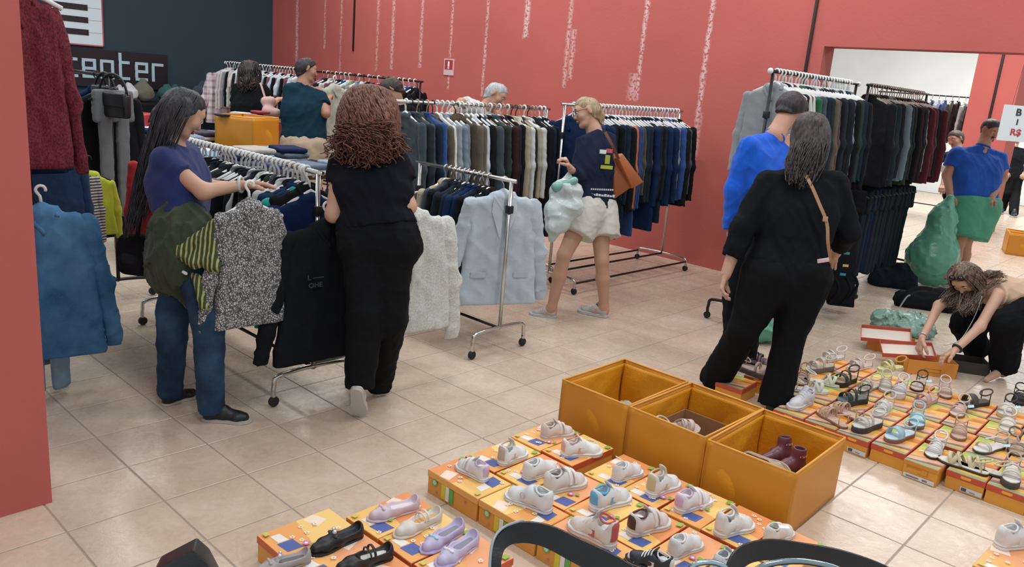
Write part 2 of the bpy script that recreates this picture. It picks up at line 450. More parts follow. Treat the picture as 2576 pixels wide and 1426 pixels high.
def shoe_parts(kind):
    """list of (part name, mesh, colour slot)"""
    def mk():
        if kind in ('lace', 'velcro', 'high', 'slip'):
            hi = 0.02 if kind == 'high' else 0
            P = [('upper', sneaker_upper(kind == 'slip', hi), 0), ('sole', sole_mesh(0, .021 if kind != 'slip' else .016, 1.06), 1), ('insole', insole_mesh(.046, .62), 2)]
            P.append(('sole_line', MB().prism(outline(1.075), .0125, .0150).mesh(), 5))
            z_ = .078 + hi
            P.append(('collar_rim', MB().tube([(.052 - .030 * math.cos(a), .0245 * math.sin(a), z_ + .004 * math.cos(2 * a) - .004 * math.cos(a)) for a in [2 * PI * q / 18 for q in range(18)]], .0042, 6, closed=True).mesh(True), 3 if kind != 'slip' else 0))
            P.append(('lining', sdf_mesh([P_((.050, 0, .048), (.052, 0, .062), .0225)], .004, .01, cuts=[((0, 0, .050), (0, 0, -1)), ((0, 0, .0665), (0, 0, 1))]), 2))  # inner band added; where grey, its colour paints the opening's shade
            hp = sdf_mesh([P_((.0335, 0, .033), (.0265, 0, .062 + hi), .0325, .0270)], .004, .01, cuts=[((.012, 0, 0), (1, 0, 0)), ((0, 0, .03), (0, 0, -1))])
            if kind != 'slip': P.append(('heel_patch', hp, 3))
            tg = sdf_mesh([P_((.125, 0, .056), (.090, 0, .094 + hi), .017, .019, sq=((.75, 0, .66), .25))], .0035, .01)
            if kind != 'slip': P.append(('tongue', tg, 0))
            if kind in ('lace', 'high'):
                ms = [arch(x, .021, .084 - i * .0085, .066 - i * .008, .0055, .004, 0, 7) for i, x in enumerate((.104, .119, .134, .149))]
                P.append(('laces', merge(ms), 4))
                P += [('side_stripe', MB().box(.080, s_ * .0335 - .0015, .026, .108, s_ * .0335 + .0015, .052).mesh(), 3) for s_ in (-1, 1)]
                P.append(('toe_cap', sdf_mesh([P_((.168, -.012, .018), (.168, .012, .018), .0285), P_((.168, 0, .020), (.200, 0, .018), .0290, .0265)], .004, .01, cuts=[((.176, 0, 0), (-1, 0, -.25)), ((0, 0, .008), (0, 0, -1))]), 4))
            if kind == 'velcro':
                P += [('strap', arch(.116, .0345, .084, .026, .020, .004), 4), ('strap', arch(.146, .0335, .072, .026, .014, .004), 4)]
            return P
        if kind in ('flat', 'maryjane', 'loafer'):
            pr = [P_((.032, 0, .022), (.028, 0, .045), .028, .024), P_((.03, 0, .026), (.12, 0, .022), .028, .031), P_((.12, 0, .022), (.205, 0, .016), .035, .022), P_((.17, -.012, .016), (.17, .012, .016), .026)]
            up = sdf_mesh(pr, .004, .012, cuts=[((0, 0, .004), (0, 0, -1))], minus=[P_((.040, 0, .052), (.125 if kind != 'loafer' else .105, 0, .052), .0245, .0275)])
            P = [('upper', up, 0), ('sole', sole_mesh(0, .008, 1.0), 1), ('insole', insole_mesh(.027, .62), 2)]
            if kind == 'flat':
                b = MB(); b.sphere((.172, 0, .046), .006)
                for s in (-1, 1): b.sphere((.172, s * .014, .046), .010, 8, 6, (.7, 1.2, .5))
                P.append(('bow', b.mesh(True), 3))
            elif kind == 'maryjane': P.append(('strap', merge([arch(.088, .032, .068, .035, .009, .003), arch(.105, .032, .062, .035, .006, .003)]), 3))
            else:
                b = MB(); b.sphere((.135, 0, .052), .008)
                for s in (-1, 1): b.sphere((.135, s * .016, .052), .012, 8, 6, (.8, 1.2, .5))
                P.append(('bow', b.mesh(True), 3))
            return P
        if kind in ('sandal', 'tsandal', 'cross', 'slide', 'wedge'):
            h = .034 if kind == 'wedge' else (.024 if kind == 'slide' else .016)
            P = [('outsole', sole_mesh(0, h - .006, 1.0), 1), ('footbed', sole_mesh(h - .006, h, .94), 2)]
            bs = []
            if kind == 'sandal': bs = [arch(.178, .037, h + .032, h - .004, .024, .003), arch(.130, .032, h + .046, h - .004, .016, .003), arch(.152, .035, h + .039, h - .004, .010, .003)]
            if kind == 'tsandal': bs = [arch(.176, .038, h + .028, h - .004, .022, .003), MB().box(.07, -.005, h + .045, .18, .005, h + .048, M=Matrix.Translation((0, 0, 0))).mesh()]
            if kind == 'cross': bs = [arch(.165, .037, h + .036, h - .004, .022, .003, lean=.5), arch(.165, .037, h + .039, h - .004, .022, .003, lean=-.5), arch(.120, .033, h + .046, h - .004, .015, .003, lean=.6)]
            if kind == 'slide': bs = [arch(.165, .038, h + .040, h - .006, .050, .004)]
            if kind == 'wedge': bs = [arch(.176, .038, h + .030, h - .004, .034, .004), arch(.128, .034, h + .044, h - .004, .018, .004)]
            P.append(('front_strap', merge(bs), 0))
            # ankle loop
            mb = MB(); ring = [(.036 + .036 * math.cos(a), .030 * math.sin(a), h + .046 - .014 * math.cos(a)) for a in [2 * PI * i / 16 for i in range(16)]]
            mb.tube(ring, .0042, 6, closed=True)
            for s in (-1, 1): mb.tube([(.030, s * .029, h), (.034, s * .030, h + .046)], .003, 6)
            P.append(('ankle_strap', mb.mesh(True), 3))
            return P
        if kind == 'boot':
            pr = [P_((.036, 0, .03), (.050, 0, .130), .032, .036), P_((.04, 0, .045), (.115, 0, .045), .032, .036), P_((.115, 0, .042), (.200, 0, .026), .037, .028), P_((.075, 0, .07), (.062, 0, .11), .03, .03)]
            P = [('upper', sdf_mesh(pr, .004, .018, cuts=[((0, 0, .010), (0, 0, -1)), ((0, 0, .140), (0, 0, 1))], minus=[P_((.05, 0, .07), (.052, 0, .18), .024, .030)]), 0), ('sole', sole_mesh(0, .020, 1.02), 1)]
            P.append(('strap', sdf_mesh([P_((.048, 0, .098), (.049, 0, .104), .0385)], .004, .01, cuts=[((0, 0, .092), (0, 0, -1)), ((0, 0, .110), (0, 0, 1))]), 3))
            b = MB()
            for i in range(12):
                a = 2 * PI * i / 12; b.sphere((.048 + .0385 * math.cos(a), .0385 * math.sin(a), .101), .0035, 6, 4)
            P.append(('stud', b.mesh(True), 4))
            return P
    return cached(('shoe', kind), mk)
def shoe_mats(cols, gloss=0.45):
    # 0 upper 1 sole 2 inside 3 accent 4 laces
    return [mat(cols[0], gloss, 'leather', bump=.05), mat(cols[1], .6), mat(cols[2], .85), mat(cols[3], .5), mat(cols[4], .7), mat('A8A29C', .7)]
def build_shoe(name, kind, cols, mtx, parent=None, gloss=0.45):
    r = empty(name); ms = shoe_mats(cols, gloss)
    if parent is not None: r.parent = parent
    r.matrix_local = mtx
    for nm, me, s in shoe_parts(kind): obj(nm, me, ms[s], r)
    return r
def shoe_at(kind, toe, heel, z, cols, label, group=None, name='sneaker', cat='shoe', fix=None, roll=0):
    T = F(*toe, z); H = F(*heel, z); d = T - H; L = d.length
    if fix: L = fix
    yaw = math.atan2(d.y, d.x); s = L / SL
    M = Matrix.Translation((H.x, H.y, z)) @ Matrix.Rotation(yaw, 4, 'Z') @ Matrix.Rotation(roll, 4, 'X') @ Matrix.Diagonal((s, s, s, 1))
    o = build_shoe(name, kind, cols, M); tag(o, label, cat, group); return o

# ------------------------------------------------------------------ people
def V3(v): return np.array([v[0], v[1], v[2]], float)
def un(v): v = np.array(v, float); return v / max(np.linalg.norm(v), 1e-9)
def head_prims(c, f, u, s=1.0, beard=False):
    sd = np.cross(f, u); q = lambda a, b, e: c + (f * a + sd * b + u * e) * s
    R = lambda r: r * s
    p = [P_(q(-.022, 0, .018), q(.012, 0, .030), R(.080), R(.074)), P_(q(.020, 0, -.01), q(.022, 0, -.045), R(.066), R(.055)),
         P_(q(.040, -.015, -.085), q(.040, .015, -.085), R(.030)), P_(q(.058, 0, -.098), q(.060, 0, -.098), R(.020)),
         P_(q(.075, 0, .012), q(.097, 0, -.028), R(.0085), R(.0125)),
         P_(q(.066, -.034, .024), q(.066, .034, .024), R(.020)), P_(q(.052, -.036, -.028), q(.052, .036, -.028), R(.030))]
    for t in (-1, 1):
        p.append(P_(q(-.008, t * .077, .012), q(-.012, t * .080, -.018), R(.017), R(.012), sq=(un(sd * t * 0.9 - f * 0.4), 0.55)))
    mi = [P_(q(.094, t * .031, .006), q(.100, t * .031, .006), R(.014)) for t in (-1, 1)]
    return p, mi
def face_parts(par, c, f, u, s, skin, lipc='A8605A', brow='2A2220', inv=None, glasses=None):
    sd = np.cross(f, u); q = lambda a, b, e: c + (f * a + sd * b + u * e) * s
    for t in (-1, 1):
        e = obj('eye', MB().sphere(q(.074, t * .031, .005), .0125 * s, 10, 8).mesh(True), mat('E8E4E0', .3), par)
        obj('iris', MB().sphere(q(.0835, t * .031, .003), .0055 * s, 8, 6).mesh(True), mat('2A1A12', .2), e)
        obj('eyebrow', MB().tube([q(.088, t * .016, .026), q(.090, t * .032, .031), q(.080, t * .048, .026)], [.003 * s, .0035 * s, .0015 * s], 6).mesh(True), mat(brow, .9), par)
    obj('mouth', sdf_mesh([P_(q(.083, -.016, -.060), q(.089, 0, -.057), .0045 * s, .006 * s), P_(q(.089, 0, -.057), q(.083, .016, -.060), .006 * s, .0045 * s), P_(q(.084, -.010, -.066), q(.084, .010, -.066), .006 * s)], .003, .006), mat(lipc, .5), par)
    if glasses:
        mb = MB()
        for t in (-1, 1):
            mb.tube([q(.103, t * .032 + .022 * math.cos(a), .002 + .017 * math.sin(a)) for a in [2 * PI * i / 14 for i in range(14)]], .0020, 6, closed=True)
            mb.tube([q(.103, t * .054, .008), q(.05, t * .078, .012), q(-.012, t * .082, .008)], .0018, 6)
        mb.tube([q(.103, -.010, .006), q(.104, .010, .006)], .0018, 6)
        g = obj('glasses', mb.mesh(True), mat(glasses, .3), par)
        for t in (-1, 1):
            l = MB(); l.poly([q(.103, t * .032 + .021 * math.cos(a), .002 + .016 * math.sin(a)) for a in [2 * PI * i / 14 for i in range(14)]])
            obj('lens', l.mesh(), mat('DDE4E6', .05, 'glass', trans=0.9), g)
def hand_prims(w, d, n, s=1.0, curl=0.5, thumb=1, spread=0.0):
    """w wrist, d pointing direction, n palm normal (the way the fingers curl), thumb = side"""
    d = un(d); n = un(n - d * np.dot(n, d)); l = np.cross(d, n) * thumb
    p = []
    for k in (-1.0, -.35, .35, 1.0):
        p.append(P_(w + d * .008 * s + l * k * .016 * s, w + d * .082 * s + l * k * .029 * s, .0135 * s, .0115 * s))
    Ls = (.072, .082, .076, .058)
    for i, k in enumerate((1.0, .33, -.36, -1.0)):
        a = w + d * (.080 - abs(k - .2) * .004) * s + l * k * .030 * s
        ang = 0.25 * curl; dd = un(d + l * k * (.05 + spread)); L = Ls[i] * s; r = .0092 * s
        for j, fr in enumerate((.45, .31, .24)):
            ang += curl * (.55 if j else .35) + i * .04 * curl
            dr = dd * math.cos(ang) + n * math.sin(ang)
            b = a + dr * L * fr
            p.append(P_(a, b, r, r * .90)); a = b; r *= .90
    a = w + d * .022 * s + l * .024 * s; b = a + un(d * .7 + l * .7 + n * .25) * .040 * s
    e = b + un(d * .9 + l * .30 + n * (.15 + .5 * curl)) * .032 * s; g = e + un(d + n * (.2 + .8 * curl)) * .024 * s
    p += [P_(a, b, .0155 * s, .012 * s), P_(b, e, .0115 * s, .0102 * s), P_(e, g, .0102 * s, .0085 * s)]
    return p
def strands(par, c, f, u, s, n, ends, spread, r, curl, material, phi=2.1, seed=1, name='strand', top=.104, fr=18, lean=0.0):
    rs = np.random.RandomState(seed); sd = np.cross(f, u); mb = MB()
    ends = [V3(e) for e in ends]
    for i in range(n):
        ph = rs.uniform(-phi, phi)
        dr = -f * math.cos(ph) + sd * math.sin(ph)
        e = ends[rs.randint(len(ends))] + sd * rs.normal() * spread + f * rs.normal() * spread * .5 + u * rs.uniform(-.04, .06)
        e = e + dr * spread * 0.8
        P0 = c + u * top * s * .92 + dr * .02 * s; P1 = c + (dr * .078 + u * .088) * s; P2 = c + (dr * .108 - f * .004) * s; P3 = c + (dr * .104 - u * .075) * s + (e - c) * .06
        P4 = P3 * .5 + e * .5 + dr * .012 * s
        pts = smooth_path([P0, P1, P2, P3, P4, e], 8 if curl else 5)
        if curl:
            p0 = rs.uniform(0, 6.3); q = []
            for k, pt in enumerate(pts):
                t = k / len(pts); am = curl * min(1, t * 3.0)
                a = p0 + t * fr
                q.append(pt + Vector(sd) * math.cos(a) * am + Vector(f) * math.sin(a) * am)
            pts = q
        mb.tube(pts, [r * (.6 + .6 * math.sin(PI * min(1, k / len(pts) + .25))) for k in range(len(pts))], 4, cap=False)
    return obj(name, mb.mesh(True), material, par)

def person(label, dep, J, skin='C49A82', head_f=(0, 0, 1), head_u=(0, 1, 0), g=1.0, hs=1.0, wid=(1, 1, 1), shirt=None, pants=None, shoes=None,
           hair=None, res=.009, hands=None, face=True, glasses=None, group=None, arms_r=1.0, legskin=False, beard=None, trunk=None, brow='2A2220', bare=(), loc=None, lift=None):
    j = {}
    for k_, v in J.items():
        if len(v) == 3 and k_[:3] not in ('hee', 'toe'): j[k_] = V3(D(v[0], v[1], dep + v[2]))
        elif len(v) == 2: j[k_] = V3(F(v[0], v[1], 0))
        else: j[k_] = V3(F(v[0], v[1], v[2]))
    for s_, (ang, L_) in (lift or {}).items():
        fh = un([FW.x, FW.y, 0]); j['heel_' + s_] = j['toe_' + s_] - fh * L_ * math.cos(ang) + np.array([0, 0, L_ * math.sin(ang)])
    f = V3(camvec(*head_f)); u = V3(camvec(*head_u)); u = un(u - f * np.dot(u, f))
    root = empty('person', loc if loc else ((j['heel_l'][0] + j['heel_r'][0]) / 2, (j['heel_l'][1] + j['heel_r'][1]) / 2, 0)); tag(root, label, 'person', group)
    inv = Matrix.Translation(-root.location)
    sk = mat(skin, .55, 'skin'); c = j['head']; parts = []
    sl, sr = j['sh_l'], j['sh_r']; hl, hr = j['hip_l'], j['hip_r']
    Cs = (sl + sr) / 2; Ch = (hl + hr) / 2; ls = un(sr - sl); lh = un(hr - hl)
    sp = un(Cs - Ch); hw = np.linalg.norm(sr - sl) / 2
    T = lambda t: Ch + (Cs - Ch) * t
    cw, ww, pw = wid
    fr_ = un(np.cross(sp, ls)) * 0  # torso stays centred on the spine
    def trunk_rows(e=0.0, top=True):
        st = [(T(1.04), ls * max(.02, hw - .075), .040 + e), (T(.97), ls * max(.02, hw - .045), .054 + e), (T(.84), ls * (hw - .075), .082 * cw ** .5 + e), (T(.66), ls * .085 * cw, .102 * cw ** .6 + e),
              (T(.36), un(ls + lh) * .066 * ww, .094 * ww ** .6 + e), (T(.12), lh * .082 * pw, .102 * pw ** .6 + e), (T(-.10), lh * .088 * pw, .106 * pw ** .6 + e)]
        return loft_rows(st)
    hp, hm = head_prims(c, f, u, hs)
    nk = [P_(c - u * .05 * hs - f * .018, j['neck'], .052 * g, .056 * g), P_(j['neck'], Cs * .75 + j['neck'] * .25, .056 * g, .062 * g)]
    hv = sdf_mesh(hp + nk, .0055, .020, minus=hm, km=.010, raw=True)
    a_ = arms_r * g
    bp = trunk_rows(-.008) + nk
    for s in 'lr':
        S = j['sh_' + s]; E = j['el_' + s]; W = j['wr_' + s]
        bp += [P_(S, E, .046 * a_, .037 * a_), P_(E, W, .038 * a_, .026 * a_)]
        H = j['hip_' + s]; K = j['kn_' + s]; hee = j['heel_' + s]; toe = j['toe_' + s]; td = un(toe - hee)
        fu = un(np.array([0, 0, 1.0]) - td * td[2]); A = hee + td * .045 + fu * .085; j['an_' + s] = A
        bp += [P_(H, K, .082 * g * pw, .054 * g), P_(K, K * .6 + A * .4, .052 * g, .052 * g), P_(K * .6 + A * .4, A, .052 * g, .036 * g), P_(A, hee + td * .045 + fu * .035, .034, .024 if shoes else .030), P_(A - fu * .02, toe * .78 + hee * .22 + fu * (.024 if shoes else .022), .030 if shoes else .034, .014 if shoes else .020)]
    parts = [sdf_mesh(bp, res, .025, raw=True), hv]
    for s in 'lr':
        W = j['wr_' + s]; E = j['el_' + s]
        hd = (hands or {}).get(s, {}); dr = V3(camvec(*hd['d'])) if 'd' in hd else un(W - E)
        n = V3(camvec(*hd.get('n', (0, -1, .2))))
        parts.append(sdf_mesh([P_(W - un(W - E) * .03, W + dr * .012, .026 * a_, .022 * a_)] + hand_prims(W, dr, n, hd.get('s', 1.0), hd.get('curl', .6), hd.get('thumb', 1)), .0045, .009, raw=True))
    def add(name, me, m, par=None): return obj(name, me, m, par or root, mtx=inv if par is None else None)
    body = add('body', join_raw(parts), sk)
    if face:
        holder = body; face_parts(holder, c, f, u, hs, sk, brow=brow, glasses=glasses)
    if beard:
        q = lambda a, b, e: c + (f * a + np.cross(f, u) * b + u * e) * hs
        obj('beard', sdf_mesh([P_(q(.043, -.025, -.092), q(.043, .025, -.092), .032), P_(q(.064, 0, -.10), q(.062, 0, -.112), .022), P_(q(.088, -.018, -.046), q(.086, .018, -.044), .008)], .005, .02), mat(beard, .9, 'hair', c2='4A4440'), body)
    # ---- shirt
    if shirt:
        e = shirt.get('loose', .016); pr = trunk_rows(e)
        pr = [p for p in pr]
        hem = shirt.get('hem', 0.0)
        cuts = [(T(hem), -sp)]
        cuts.append((j['neck'] + un(j['neck'] - Cs) * shirt.get('nk', .0), un(c - j['neck'])))
        pr.append(P_(j['neck'] - un(j['neck'] - Cs) * .02, Cs, .058 * g, .062 * g)); pr += [P_(j['neck'] - un(j['neck'] - Cs) * .02, j['sh_' + s_] - sp * .01, .046, .046) for s_ in 'lr']
        sleeves = shirt.get('sleeve', .6)
        for s in 'lr':
            if s in bare: continue
            S = j['sh_' + s]; E = j['el_' + s]; W = j['wr_' + s]; es = .010 + shirt.get('arm', 0)
            if sleeves <= 1:
                pr.append(P_(S, S + (E - S) * sleeves, .052 * a_ + es, .050 * a_ + es, fb=True))
            else:
                pr.append(P_(S, E, .050 * a_ + es, .041 * a_ + es))
                pr.append(P_(E, E + (W - E) * min(1.0, sleeves - 1), .042 * a_ + es, .034 * a_ + es, fb=True))
        sh = add(shirt.get('name', 't_shirt'), sdf_mesh(pr, res, .028, cuts=cuts, disp=folds(hash_(label), shirt.get('fold', .016), 34, (1, 1, .6))), shirt['m'])
        if shirt.get('collar'):
            nkp = j['neck'] - un(j['neck'] - Cs) * .012; ax = un(c - j['neck']); b1 = un(np.cross(ax, ls)); b2 = np.cross(ax, b1)
            mb = MB().tube([nkp + (b1 * math.cos(a) + b2 * math.sin(a)) * .056 * g + ax * .006 for a in [2 * PI * i / 18 for i in range(18)]], .013, 8, closed=True)
            obj('collar', mb.mesh(True), shirt['m'], sh)
    # ---- trousers
    if pants:
        e = pants.get('loose', .014); st = [(T(pants.get('top', .12)), lh * .074 * ww, .096 * ww ** .6 + e * .6), (T(.08), lh * .084 * pw, .104 * pw ** .6 + e * .8), (T(-.10), lh * .088 * pw, .106 * pw ** .6 + e)]
        pr = loft_rows(st); lg = pants.get('len', 1.0); tr_, kr, ar = pants.get('r', (.088, .066, .056))
        for s in 'lr':
            H = j['hip_' + s]; K = j['kn_' + s]; A = j['an_' + s] - np.array([0, 0, .035])
            if lg < .6:
                pr.append(P_(H, H + (K - H) * lg * 2, tr_ * g * pw + e, (tr_ + .006) * g * pw + e, fb=True))
            else:
                pr.append(P_(H, K, tr_ * g * pw + e * .5, kr * g + e * .5)); pr.append(P_(K, K + (A - K) * min(1, (lg - .5) * 2), kr * g + e * .5, ar * g + e * .5, fb=True))
        pt = add(pants.get('name', 'trousers'), sdf_mesh(pr, res, .022, disp=folds(hash_(label) + 5, pants.get('fold', .012), 40, (1, 1, .7)), cuts=[] if pants.get('nocut') else [(T(pants.get('top', .12)) + sp * .03, sp)]), pants['m'])
    # ---- shoes
    if shoes:
        for s in 'lr':
            hee = j['heel_' + s]; toe = j['toe_' + s]; d = toe - hee; L = np.linalg.norm(d); x = un(d); z = np.array([0, 0, 1.0])
            y = un(np.cross(z, x)); z = np.cross(x, y); k = L / SL
            M = Matrix(((x[0] * k, y[0] * k, z[0] * k, hee[0]), (x[1] * k, y[1] * k, z[1] * k, hee[1]), (x[2] * k, y[2] * k, z[2] * k, hee[2]), (0, 0, 0, 1)))
            if shoes.get('ws'): M = M @ Matrix.Diagonal((1, shoes['ws'], shoes.get('hsc', 1), 1))
            r = obj('shoe', shoe_parts(shoes['kind'])[0][1], shoe_mats(shoes['cols'])[0], root, mtx=inv @ M)
            for nm, me, sl_ in shoe_parts(shoes['kind'])[1:]:
                if nm != 'insole': obj(nm, me, shoe_mats(shoes['cols'])[sl_], r)
    # ---- hair
    if hair:
        sd = np.cross(f, u); q = lambda a, b, e: c + (f * a + sd * b + u * e) * hs
        m = mat(hair['c'], .5, 'hair', c2=hair.get('c2', '3A302C'), scale=90, spec=.4)
        v = hair.get('vol', .0)
        pr = [P_(q(-.026, 0, .022), q(.004, 0, .040), (.086 + v) * hs, (.078 + v) * hs), P_(q(-.040, 0, -.02), q(-.040, 0, -.055), (.072 + v) * hs, (.055 + v) * hs)]
        st = hair['style']; cu = [(q(.045, 0, .03), f * .75 - u * .66)]
        if st == 'short':
            cu.append((q(0, 0, -.045), -u + f * .5))
            hm_ = sdf_mesh(pr, .006, .02, cuts=cu, disp=folds(3, .004, 120))
        else:
            for a_pt, b_pt, ra, rb in hair.get('mass', []):
                pr.append(P_(D(a_pt[0], a_pt[1], dep + a_pt[2]), D(b_pt[0], b_pt[1], dep + b_pt[2]), ra, rb))
            pr += [P_(q(-.01, t * .062, .0), q(-.02, t * .060, -.08), (.030 + v * .7) * hs, .028 + v * .5) for t in (-1, 1)]
            if hair.get('nomass'): pr = pr[:2]
            hm_ = sdf_mesh(pr, .007, .03, cuts=cu, disp=hair.get('disp', folds(3, .006, 90, (1, 1, .15))))
        h = add('hair', hm_, m)
        if hair.get('ends'):
            e_ = [D(x[0], x[1], dep + x[2]) for x in hair['ends']]
            strands(h, c, f, u, hs * hair.get('ss', 1.0), hair.get('n', 160), e_, hair.get('spread', .03), hair.get('r', .0035), hair.get('curl', 0), m, hair.get('phi', 2.0), 4, fr=hair.get('fr', 18))
    return root, j, add
def hash_(s):
    v = 7
    for ch in s: v = (v * 31 + ord(ch)) % 100003
    return v

# ------------------------------------------------------------------ the room
def wall_mat(c, streaks=()):
    m = bpy.data.materials.new('painted_wall'); m.use_nodes = True; nt = m.node_tree; N = nt.nodes; L = nt.links; b = N['Principled BSDF']
    b.inputs['Roughness'].default_value = .75; b.inputs['Specular IOR Level'].default_value = .3
    tc = N.new('ShaderNodeTexCoord'); sp = N.new('ShaderNodeSeparateXYZ'); L.new(tc.outputs['Object'], sp.inputs[0])
    def M(op, a, v, v2=None):
        n = N.new('ShaderNodeMath'); n.operation = op
        for i, q in enumerate((a, v, v2)):
            if q is None: continue
            if isinstance(q, (int, float)): n.inputs[i].default_value = q
            else: L.new(q, n.inputs[i])
        return n.outputs[0]
    def noise(sc, det=4):
        n = N.new('ShaderNodeTexNoise'); n.inputs['Scale'].default_value = sc; n.inputs['Detail'].default_value = det; L.new(tc.outputs['Object'], n.inputs[0]); return n.outputs['Fac']
    n1 = noise(1.6); n2 = noise(9, 6); n3 = noise(34, 5)
    mx = N.new('ShaderNodeMix'); mx.data_type = 'RGBA'; L.new(n1, mx.inputs[0])
    mx.inputs[6].default_value = (*[v * .9 for v in lin(c)], 1); mx.inputs[7].default_value = (*[min(1, v * 1.1) for v in lin(c)], 1)
    out = mx.outputs[2]; tot = None
    for (x, z0, z1, w_, s_) in streaks:
        wob = M('MULTIPLY', M('SUBTRACT', n2, .5), .05)
        dx = M('ABSOLUTE', M('SUBTRACT', M('ADD', sp.outputs['X'], wob), x), 0)
        a = M('SUBTRACT', 1.0, M('DIVIDE', dx, w_)); a = M('MAXIMUM', a, 0)
        zz = M('MULTIPLY', M('LESS_THAN', sp.outputs['Z'], z1), M('GREATER_THAN', M('ADD', sp.outputs['Z'], M('MULTIPLY', n2, .15)), z0))
        q = M('MULTIPLY', M('MULTIPLY', a, zz), s_)
        tot = q if tot is None else M('MAXIMUM', tot, q)
    if tot is not None:
        k = M('MULTIPLY', tot, M('MULTIPLY', M('GREATER_THAN', n3, .46), M('ADD', M('MULTIPLY', n1, .9), .15))); k = M('MINIMUM', k, .60)
        m2 = N.new('ShaderNodeMix'); m2.data_type = 'RGBA'; L.new(k, m2.inputs[0]); L.new(out, m2.inputs[6]); m2.inputs[7].default_value = (*lin('E6D6D6'), 1); out = m2.outputs[2]
    L.new(out, b.inputs['Base Color'])
    bp = N.new('ShaderNodeBump'); bp.inputs['Strength'].default_value = .15; bp.inputs['Distance'].default_value = .01; L.new(n3, bp.inputs['Height']); L.new(bp.outputs[0], b.inputs['Normal'])
    return m
RED = 'B8605A'
WY = 7.53
streaks = [(-12.13, 1.75, 9, .05, 1.), (-11.32, 2.1, 9, .035, .7), (-10.88, 1.75, 9, .035, .7), (-9.59, 1.85, 9, .05, .9), (-9.95, 1.8, 9, .04, .7), (-8.95, 1.9, 9, .045, .8), (-8.33, 1.65, 9, .03, .9),
           (-7.66, 1.6, 9, .035, .9), (-6.97, 2.35, 9, .06, 1.3), (-6.28, 1.8, 9, .045, .8), (-6.2, 1.9, 2.4, .05, .9), (-5.22, 1.75, 9, .04, 1.1), (-5.28, 1.72, 1.95, .09, .8), (-4.42, 1.45, 9, .04, 1.2), (-4.38, 1.2, 1.6, .03, .6)]
redw = wall_mat(RED, streaks); redp = wall_mat(RED)
def slab(name, x0, y0, z0, x1, y1, z1, m):
    return struct(obj(name, MB().box(x0, y0, z0, x1, y1, z1).mesh(), m))
slab('wall_back', -13.1, WY, 0, -3.2, WY + .24, 4.8, redw)
slab('wall_back_lintel', -3.2, WY, 2.305, 5.0, WY + .24, 4.8, redp)
slab('wall_left', -13.1, -3, 0, -12.9, WY, 4.8, wall_mat('2E414E'))
slab('wall_far', -15, 21.0, 0, 6, 21.2, 5.2, wall_mat('EEF3F0'))
p = slab('wall_front_pillar', -3.75, -1.6, 0, -3.15, .895, 4.8, redp)
p = slab('wall_far_pillar', -3.65, 14.45, 0, -3.0, 15.1, 4.8, redp)
# conduits and cracks running up the walls
def conduit(name, x, y, z0, z1, r, m):
    o = struct(obj(name, MB().tube([(x, y, z0), (x, y, z1)], r, 8).mesh(True), m)); return o
dk = mat('2A1D20', .6)
conduit('trim_1', -10.53, WY - .012, 2.0, 4.8, .014, dk)
conduit('trim_2', -3.335, WY - .014, 0.0, 4.8, .016, dk)
conduit('trim_3', -3.30, 14.436, 0.0, 4.8, .02, dk)

# floor: grout bed and single tiles
TS = .3617; TX = -3.99; TY = 1.228
struct_floor = obj('floor', MB().box(-14, -3, -.06, 5.5, 21.2, -.003).mesh(), mat('A0968C', .7)); struct(struct_floor)
def tile_mat():
    m = bpy.data.materials.new('ceramic_tile'); m.use_nodes = True; nt = m.node_tree; N = nt.nodes; L = nt.links; b = N['Principled BSDF']
    tc = N.new('ShaderNodeTexCoord'); oi = N.new('ShaderNodeObjectInfo')
    ge = N.new('ShaderNodeNewGeometry')
    def noise(sc, det, vec, rg=.6, dist=0):
        n = N.new('ShaderNodeTexNoise'); n.inputs['Scale'].default_value = sc; n.inputs['Detail'].default_value = det; n.inputs['Roughness'].default_value = rg; n.inputs['Distortion'].default_value = dist
        L.new(vec, n.inputs[0]); return n.outputs['Fac']
    a = noise(3.2, 4, ge.outputs['Position'], .6, .6); f_ = noise(16, 5, ge.outputs['Position'], .65, 1.5); g_ = noise(.55, 3, ge.outputs['Position'])
    r = N.new('ShaderNodeValToRGB'); e = r.color_ramp.elements
    e[0].position = .3; e[0].color = (*lin('B39E8A'), 1); e[1].position = .72; e[1].color = (*lin('DED2C4'), 1)
    e2 = r.color_ramp.elements.new(.5); e2.color = (*lin('CBB8A4'), 1)
    mm = N.new('ShaderNodeMath'); mm.operation = 'MULTIPLY_ADD'; L.new(f_, mm.inputs[0]); mm.inputs[1].default_value = .22; 
    m3 = N.new('ShaderNodeMath'); m3.operation = 'MULTIPLY_ADD'; L.new(a, m3.inputs[0]); m3.inputs[1].default_value = .35; m3.inputs[2].default_value = .18
    L.new(m3.outputs[0], mm.inputs[2])
    m4 = N.new('ShaderNodeMath'); m4.operation = 'MULTIPLY_ADD'; L.new(oi.outputs['Random'], m4.inputs[0]); m4.inputs[1].default_value = .07; L.new(mm.outputs[0], m4.inputs[2])
    L.new(m4.outputs[0], r.inputs[0]); L.new(r.outputs[0], b.inputs['Base Color'])
    rr = N.new('ShaderNodeMapRange'); L.new(f_, rr.inputs[0]); rr.inputs[3].default_value = .13; rr.inputs[4].default_value = .42; L.new(rr.outputs[0], b.inputs['Roughness'])
    b.inputs['Specular IOR Level'].default_value = .5
    bp = N.new('ShaderNodeBump'); bp.inputs['Strength'].default_value = .22; bp.inputs['Distance'].default_value = .006; L.new(f_, bp.inputs['Height']); L.new(bp.outputs[0], b.inputs['Normal'])
    return m
TM = tile_mat()
h_ = TS / 2 - .0034
